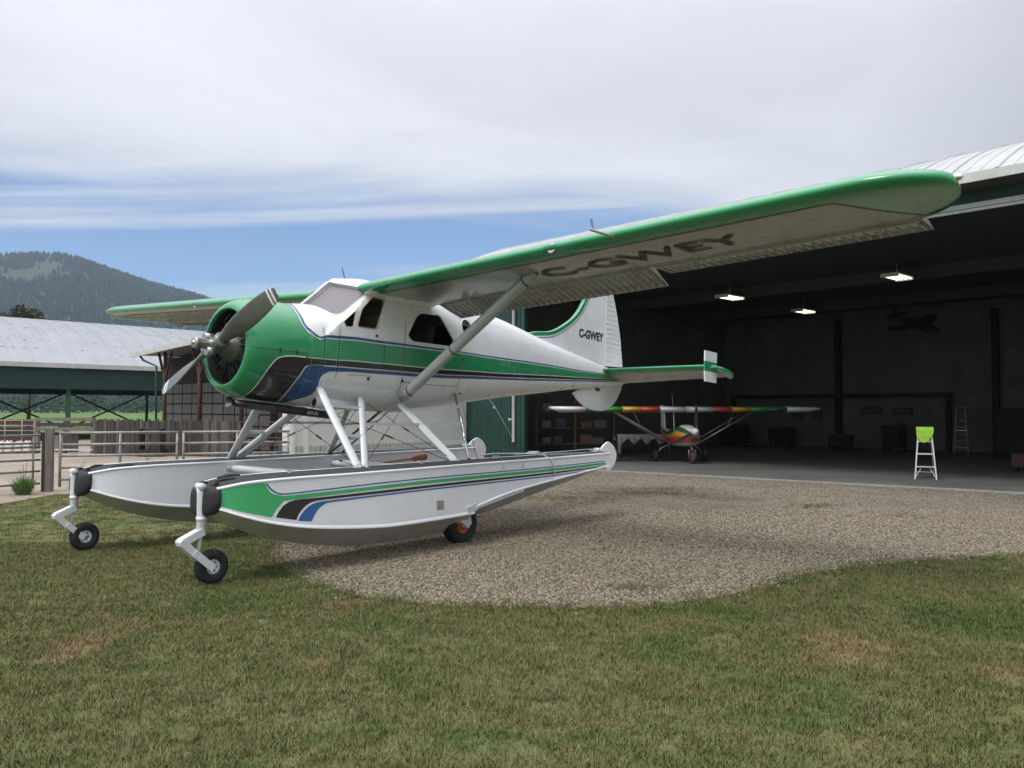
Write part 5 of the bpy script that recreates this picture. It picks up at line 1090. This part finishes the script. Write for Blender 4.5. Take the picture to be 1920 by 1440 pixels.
    for i, x in enumerate((-.615, -.625, -.66, -.69, -.708, -.715)):
        wg, wc, zg, zc_, zk = flt(x); k = (1.02, 1.10, 1.12, 1.08, .92, .6)[i]; zt_, zb_ = zg + (.0, .018, .018, .008, -.02, -.06)[i], (-1.79, -1.81, -1.82, -1.82, -1.80, -1.75)[i]
        rows.append([(x, (FLC + wc * k * math.copysign(abs(math.cos(a)) ** .35, math.cos(a)) * (1 if math.sin(a) > 0 else 1 - .5 * abs(math.sin(a)) ** 2)) * sg, (zt_ + zb_) / 2 + (zt_ - zb_) / 2 * math.copysign(abs(math.sin(a)) ** .5, math.sin(a))) for a in np.linspace(0, 2 * PI, 25)[:-1]])
    b.grid(rows, 0, True, close_v=True); b.face([len(b.v) - 24 + k for k in range(24)])
    for dy in (-.09, .11): b.tube([(-.62, (FLC + dy - .04) * sg, -1.52), (-.62, (FLC + dy + .04) * sg, -1.52)], .030, 12)
    b.tube([(-.60, (FLC + .0) * sg, -1.51), (-.48, (FLC + .02) * sg, -1.47), (-.36, (FLC + .06) * sg, -1.46)], [.016, .022, .01], 8); b.build('bumper', 'rubber', fl)
    b = PB(); b.tube([(-.40, (FLC - .22) * sg, -1.468), (-.28, (FLC - .26) * sg, -1.455), (-.14, (FLC - .25) * sg, -1.44)], [.012, .028, .012], 8); b.build('deck_pad', 'walk', fl)
    # hatch, step, cleats
    b = PB(); b.plate([(2.09, -1.698), (2.21, -1.694), (2.215, -1.808), (2.098, -1.812)], (0, (FLC + .375) * sg, 0), (1, 0, 0), (0, 0, 1), (0, 1, 0), .006, .004); b.build('hatch', 'alu', fl)
    b = PB(); b.plate([(1.02, -1.44), (1.13, -1.437), (1.135, -1.50), (1.025, -1.503)], (0, (FLC - .37) * sg, 0), (1, 0, 0), (0, 0, 1), (0, 1, 0), .006); b.build('hatch', 'alu', fl)
    for x in (.2, 2.05, 3.4, 4.4, 5.6): z = zdeck(x) + .03; b = PB(); b.bar((x - .06, (FLC + .12) * sg, z + .03), (x + .06, (FLC + .12) * sg, z + .03), .018, .014); b.bar((x, (FLC + .12) * sg, z), (x, (FLC + .12) * sg, z + .03), .018, .03); b.build('cleat', 'strut', fl)
    for x in (3.30, 3.72): z = flt(x)[2] - .06; b = PB(); b.box((x, (FLC + flt_side(x, z) + .006) * sg, z), (.045, .012, .075)); b.build('side_latch', 'strut', fl)
    b = PB(); b.bar((2.62, (FLC + .37) * sg, -1.84), (2.80, (FLC + .36) * sg, -1.79), .03, .09); b.bar((2.80, (FLC + .352) * sg, -1.80), (3.75, (FLC + .325) * sg, -1.585), .02, .05); b.build('rub_strake', 'strut', fl)
    # water rudder
    b = PB(); WR = smooth_line([(5.97, -1.02), (6.06, -.94), (6.19, -.885), (6.32, -.93), (6.41, -1.02), (6.435, -1.10), (6.40, -1.22), (6.30, -1.31), (6.18, -1.345), (6.10, -1.26)], 4)
    b.plate(WR, (0, FLC * sg, 0), (1, 0, 0), (0, 0, 1), (0, 1, 0), .012, .006); wr = b.build('water_rudder', 'float_white', fl)
    b = PB(); b.tube([(5.90, (FLC - .05) * sg, -1.02), (5.90, (FLC + .05) * sg, -1.02)], .03, 8); b.bar((5.85, FLC * sg, -1.05), (6.06, FLC * sg, -1.05), .05, .04); b.tube([(5.9, FLC * sg, -1.0), (4.9, (FLC + .02) * sg, -1.075), (3.9, FLC * sg, -1.135)], .006, 5); b.build('rudder_linkage', 'strut', wr)
    # nose wheel leg
    yl = (FLC + .035) * sg
    b = PB(); b.tube([(-0.724, yl, -1.53), (-0.709, yl, -1.60), (-0.689, yl, -1.84), (-0.682, yl, -1.99)], [.036, .04, .045, .047], 14); b.tube([(-0.689, yl, -1.82), (-0.687, yl, -1.86)], .052, 14); b.lathe((-0.724, yl - .05 * sg, -1.535), (0, sg, 0), [(0, 0), (0, .035), (.1, .035), (.1, 0)], 12)
    leg = b.build('nose_gear_leg', 'strut', PLANE)
    b = PB(); K = Vector((-0.879, yl, -2.055)); A0 = Vector((-0.674, yl, -1.955)); AX = Vector((-0.569, yl, -2.315))
    b.bar(A0, K, .095, .07, up=(0, 0, 1)); b.bar(K, (-0.724, yl, -2.185), .105, .07)
    for e in (-1, 1): b.bar(Vector((-0.764, yl + .052 * e, -2.15)), AX + Vector((.01, .056 * e, 0)), .016, .07)
    b.tube([K + Vector((0, -.055, 0)), K + Vector((0, .055, 0))], .03, 12); b.tube([(-0.682, yl, -1.98), (-0.699, yl, -2.16)], .018, 8); b.tube([Vector((-0.679, yl - .06, -2.225)), Vector((-0.679, yl + .06, -2.225))], .022, 10, 0)
    b.build('trailing_link', 'strut', leg)
    def wheel(c, r, wd, rim_r, rm, rimname, lab=None):
        wv = tag(empty('wheel', PLT(c)), lab); wv.parent = PLANE; o = PLT(c); xf = lambda p: tuple(a - q for a, q in zip(PLT(p), o))
        b = B(xf); h = wd / 2
        b.lathe(c, (0, 1, 0), [(-h * .62, rim_r), (-h * .9, rim_r * 1.12), (-h, (r + rim_r) * .52), (-h * .93, r * .90), (-h * .72, r * .97)] + [q for k in range(4) for q in ((-h * .55 + k * h * .33, r), (-h * .50 + k * h * .33, r - .006), (-h * .42 + k * h * .33, r - .006), (-h * .38 + k * h * .33, r))] + [(h * .72, r * .97), (h * .93, r * .90), (h, (r + rim_r) * .52), (h * .9, rim_r * 1.12), (h * .62, rim_r)], 32); b.build('tyre', 'rubber', wv)
        b = B(xf); b.lathe(c, (0, 1, 0), [(-h * .62, 0), (-h * .62, rim_r * .35), (-h * .45, rim_r * .45), (-h * .45, rim_r * .8), (-h * .66, rim_r * .9), (-h * .68, rim_r * 1.03), (h * .68, rim_r * 1.03), (h * .66, rim_r * .9), (h * .45, rim_r * .8), (h * .45, rim_r * .45), (h * .62, rim_r * .35), (h * .62, 0)], 24)
        rim = b.build('rim', rm, wv)
        b = B(xf)
        for e in (-1, 1):
            b.lathe(Vector(c), (0, e, 0), [(h * .5, 0), (h * .5, .02), (h * .78, .02), (h * .78, 0)], 10)
            for k in range(6): a = k * PI / 3; b.lathe(Vector(c) + Vector((math.cos(a), 0, math.sin(a))) * rim_r * .62, (0, e, 0), [(h * .40, .009), (h * .55, .009), (h * .55, 0)], 6)
        b.build('axle_nut', 'wire', rim)
    wheel((-.545, (FLC + .02) * sg, -2.300), .163, .105, .070, 'strut', 'small nose wheel with white rim')
    wheel((2.80, (FLC + .08) * sg, -2.025), .245, .20, .118, 'orange', 'main wheel with orange rim')
    b = PB(); b.bar((2.52, (FLC + .20) * sg, -1.86), (2.84, (FLC + .20) * sg, -2.03), .022, .07); b.bar((2.80, (FLC + .205) * sg, -1.80), (2.86, (FLC + .205) * sg, -2.03), .022, .05); b.tube([(2.80, (FLC - .1) * sg, -2.035), (2.81, (FLC + .23) * sg, -2.035)], .03, 10); b.bar((2.45, (FLC - .03) * sg, -1.95), (2.85, (FLC - .05) * sg, -2.03), .05, .09); b.build('main_gear_arm', 'strut', PLANE)
    # struts
    S1 = ((1.24, .55, -.42), (1.25, 1.36, -1.355)); S2 = ((1.90, .54, -.50), (1.34, 1.37, -1.355)); S3 = ((2.56, .52, -.52), (2.86, 1.34, -1.265))
    Q = lambda p: (p[0], p[1] * sg, p[2]); on = lambda S, t: Vector(Q(S[0])).lerp(Vector(Q(S[1])), t)
    for S in (S1, S2, S3):
        b = PB(); b.tube([on(S, 0), on(S, .05), on(S, .95), on(S, 1)], [.026, .031, .031, .026], 14, 0, True, 1.9, up=(0, 1, 0)); st = b.build('float_strut', 'strut', PLANE)
        b = PB(); e = on(S, 1); b.box(e + Vector((0, 0, .0)), (.13, .10, .03)); b.tube([e + Vector((0, -.06, .02)), e + Vector((0, .06, .02))], .018, 8); b.build('fitting', 'strut_grey', st)
    rungs = [(on(S1, .22), on(S2, .15)), (on(S1, .60), on(S2, .56)), (on(S2, .385), on(S3, .36))]
    RT, RB = (3.62, .50, -.30), (3.10, 1.33, -1.215); RL = (RT, RB)
    for t3, tr in ((.11, .22), (.38, .48), (.68, .75)): rungs.append((on(S3, t3), on(RL, tr)))
    for a_, c_ in rungs: b = PB(); b.bar(a_, c_, .06, .036); b.build('boarding_step', 'strut', PLANE)
    b = PB(); b.tube([on(RL, 0), on(RL, 1)], .019, 10); b.build('step_rail', 'chrome', PLANE)
for x, z in ((1.13, -1.47), (2.76, -1.375)):
    b = PB(); b.tube([(x, -1.10, z), (x, -.9, z), (x, .9, z), (x, 1.10, z)], [.045, .052, .052, .045], 14, 0, True, 1.25, up=(0, 0, 1)); b.build('spreader_bar', 'strut', PLANE)
for a, c in (((1.30, 1.30, -1.33), (1.30, -.45, -.62)), ((1.30, -1.30, -1.33), (1.30, .45, -.62)), ((2.80, 1.28, -1.25), (1.95, -.4, -.62)), ((2.80, -1.28, -1.25), (1.95, .4, -.62)), ((1.36, 1.32, -1.33), (2.62, .52, -.56)), ((1.36, -1.32, -1.33), (2.62, -.52, -.56)), ((1.95, .56, -.55), (2.86, 1.32, -1.25)), ((3.3, 1.3, -1.22), (4.2, .1, -.42)), ((1.3, 1.3, -1.34), (2.7, -1.25, -1.26))):
    b = PB(); b.tube([a, c], .0042, 5); d = Vector(c) - Vector(a); b.tube([Vector(a) + d * .42, Vector(a) + d * .48], .012, 6); b.build('brace_wire', 'wire', PLANE)
b = PB(); b.tube([(2.55, .2, -.60), (2.68, -1.15, -1.27)], .017, 8); b.build('diagonal_brace', 'exhaust', PLANE)
# ---- rivet rows
def rivets(rows_, parent, nm='rivets', r=.0062, mt='strut_grey'):
    b = PB()
    for p, n in rows_:
        p, n = Vector(p), Vector(n).normalized(); u = n.orthogonal().normalized(); v = n.cross(u); i = b.pts([p + u * r, p + v * r, p - u * r, p - v * r, p + n * r * .6])
        for k in range(4): b.face((i + k, i + (k + 1) % 4, i + 4), 0, True)
    tag(b.build(nm, mt, parent), kind='stuff')
R_ = []
for x in (1.05, 1.19, 1.235, 1.405, 1.45, 2.47, 2.51, 3.58, 3.62, 4.3, 4.95, 5.6, 6.25, 6.9):
    for k in range(46):
        ph = 1.25 - k * .055
        if .30 < ph < .82 and 1.5 < x < 3.5: continue
        y, z = surf(x, ph); e = 1.006; R_ += [((x, y * e * s_, zmid(x) + (z - zmid(x)) * e), (0, y * s_, z - zmid(x))) for s_ in (1, -1)]
for ph in (-.62, -.95, .95):
    for k in range(90):
        x = (1.25 if ph < 0 else 3.6) + k * .06; y, z = surf(x, ph); R_ += [((x, y * 1.005, zmid(x) + (z - zmid(x)) * 1.005), (0, y, z - zmid(x)))]
for k in range(22):
    t = k / 21; x = 1.50 + .42 * t
    for yy in (.580, .605): R_.append(((x, yy, ws_plane(x, yy) + .006), wsn))
rivets(R_, fus, mt='rivet')
for o_ in [o for o in PLANE.children if o.name.split('.')[0] == 'float']:
    sg = 1 if 'striped' in o_['label'] else -1; R_ = []
    for e in (1, -1):
        for k in range(165):
            x = -.5 + k * .039
            for t in (.07, .93):
                wg, wc, zg, zc_, zk = flt(x); z = zg + (zc_ - zg) * t; R_.append(((x, (FLC + e * (flt_side(x, z) + .001)) * sg, z), (0, e * sg, 0)))
        for x in (-.1, .62, 1.35, 2.0, 2.7, 3.4, 4.1, 4.8, 5.4):
            for k in range(12):
                t = .1 + k * .072; wg, wc, zg, zc_, zk = flt(x); z = zg + (zc_ - zg) * t; R_.append(((x, (FLC + e * (flt_side(x, z) + .001)) * sg, z), (0, e * sg, 0)))
    rivets(R_, o_, r=.005, mt='rivet')
# ---- things lying on the floats
def AT(p):    # aircraft frame -> world
    q = PLT(p); a = YAW + PI; return Vector((OX + q[0] * math.cos(a) - q[1] * math.sin(a), OY + q[0] * math.sin(a) + q[1] * math.cos(a), q[2]))
b = B(); P0, P1 = AT((3.60, -1.06, -1.17)), AT((4.46, -1.10, -1.12)); d = (P1 - P0); dn = d.normalized()
P0 = AT((3.30, -1.03, -1.40)); P1 = AT((4.60, -1.03, -1.24)); d = P1 - P0
pad = empty('paddle', P0); 
b = B(lambda p: tuple(Vector(p) - P0)); b.tube([P0, P0 + d * .75], .016, 8); b.build('shaft', 'wood', pad)
b = B(lambda p: tuple(Vector(p) - P0)); b.tube([P0 + d * .72, P0 + d * .80, P0 + d * .97, P0 + d], [.016, .05, .06, .03], 10, flat=.3, up=(0, 0, 1)); b.build('blade', 'wood', pad); tag(pad, 'varnished wooden paddle clipped along the inner side of the far float', 'paddle')
b = B(); pts = [AT(p) for p in ((3.30, 1.35, -1.16), (3.6, 1.30, -1.135), (4.0, 1.40, -1.12), (4.25, 1.52, -1.12), (4.33, 1.60, -1.125), (4.36, 1.72, -1.19), (4.42, 1.735, -1.33), (4.45, 1.732, -1.40))]
b.tube(pts, .011, 6)
for k in range(3):
    o = AT((4.20 + .05 * k, 1.45, -1.115)); b.tube([o + Vector((.07 * math.cos(a), .05 * math.sin(a), .012 * k)) for a in np.linspace(0, 2 * PI, 13)], .010, 5)
tag(b.build('mooring_rope', 'rope'), 'pale mooring rope coiled on the near float and hanging down its side', 'rope')
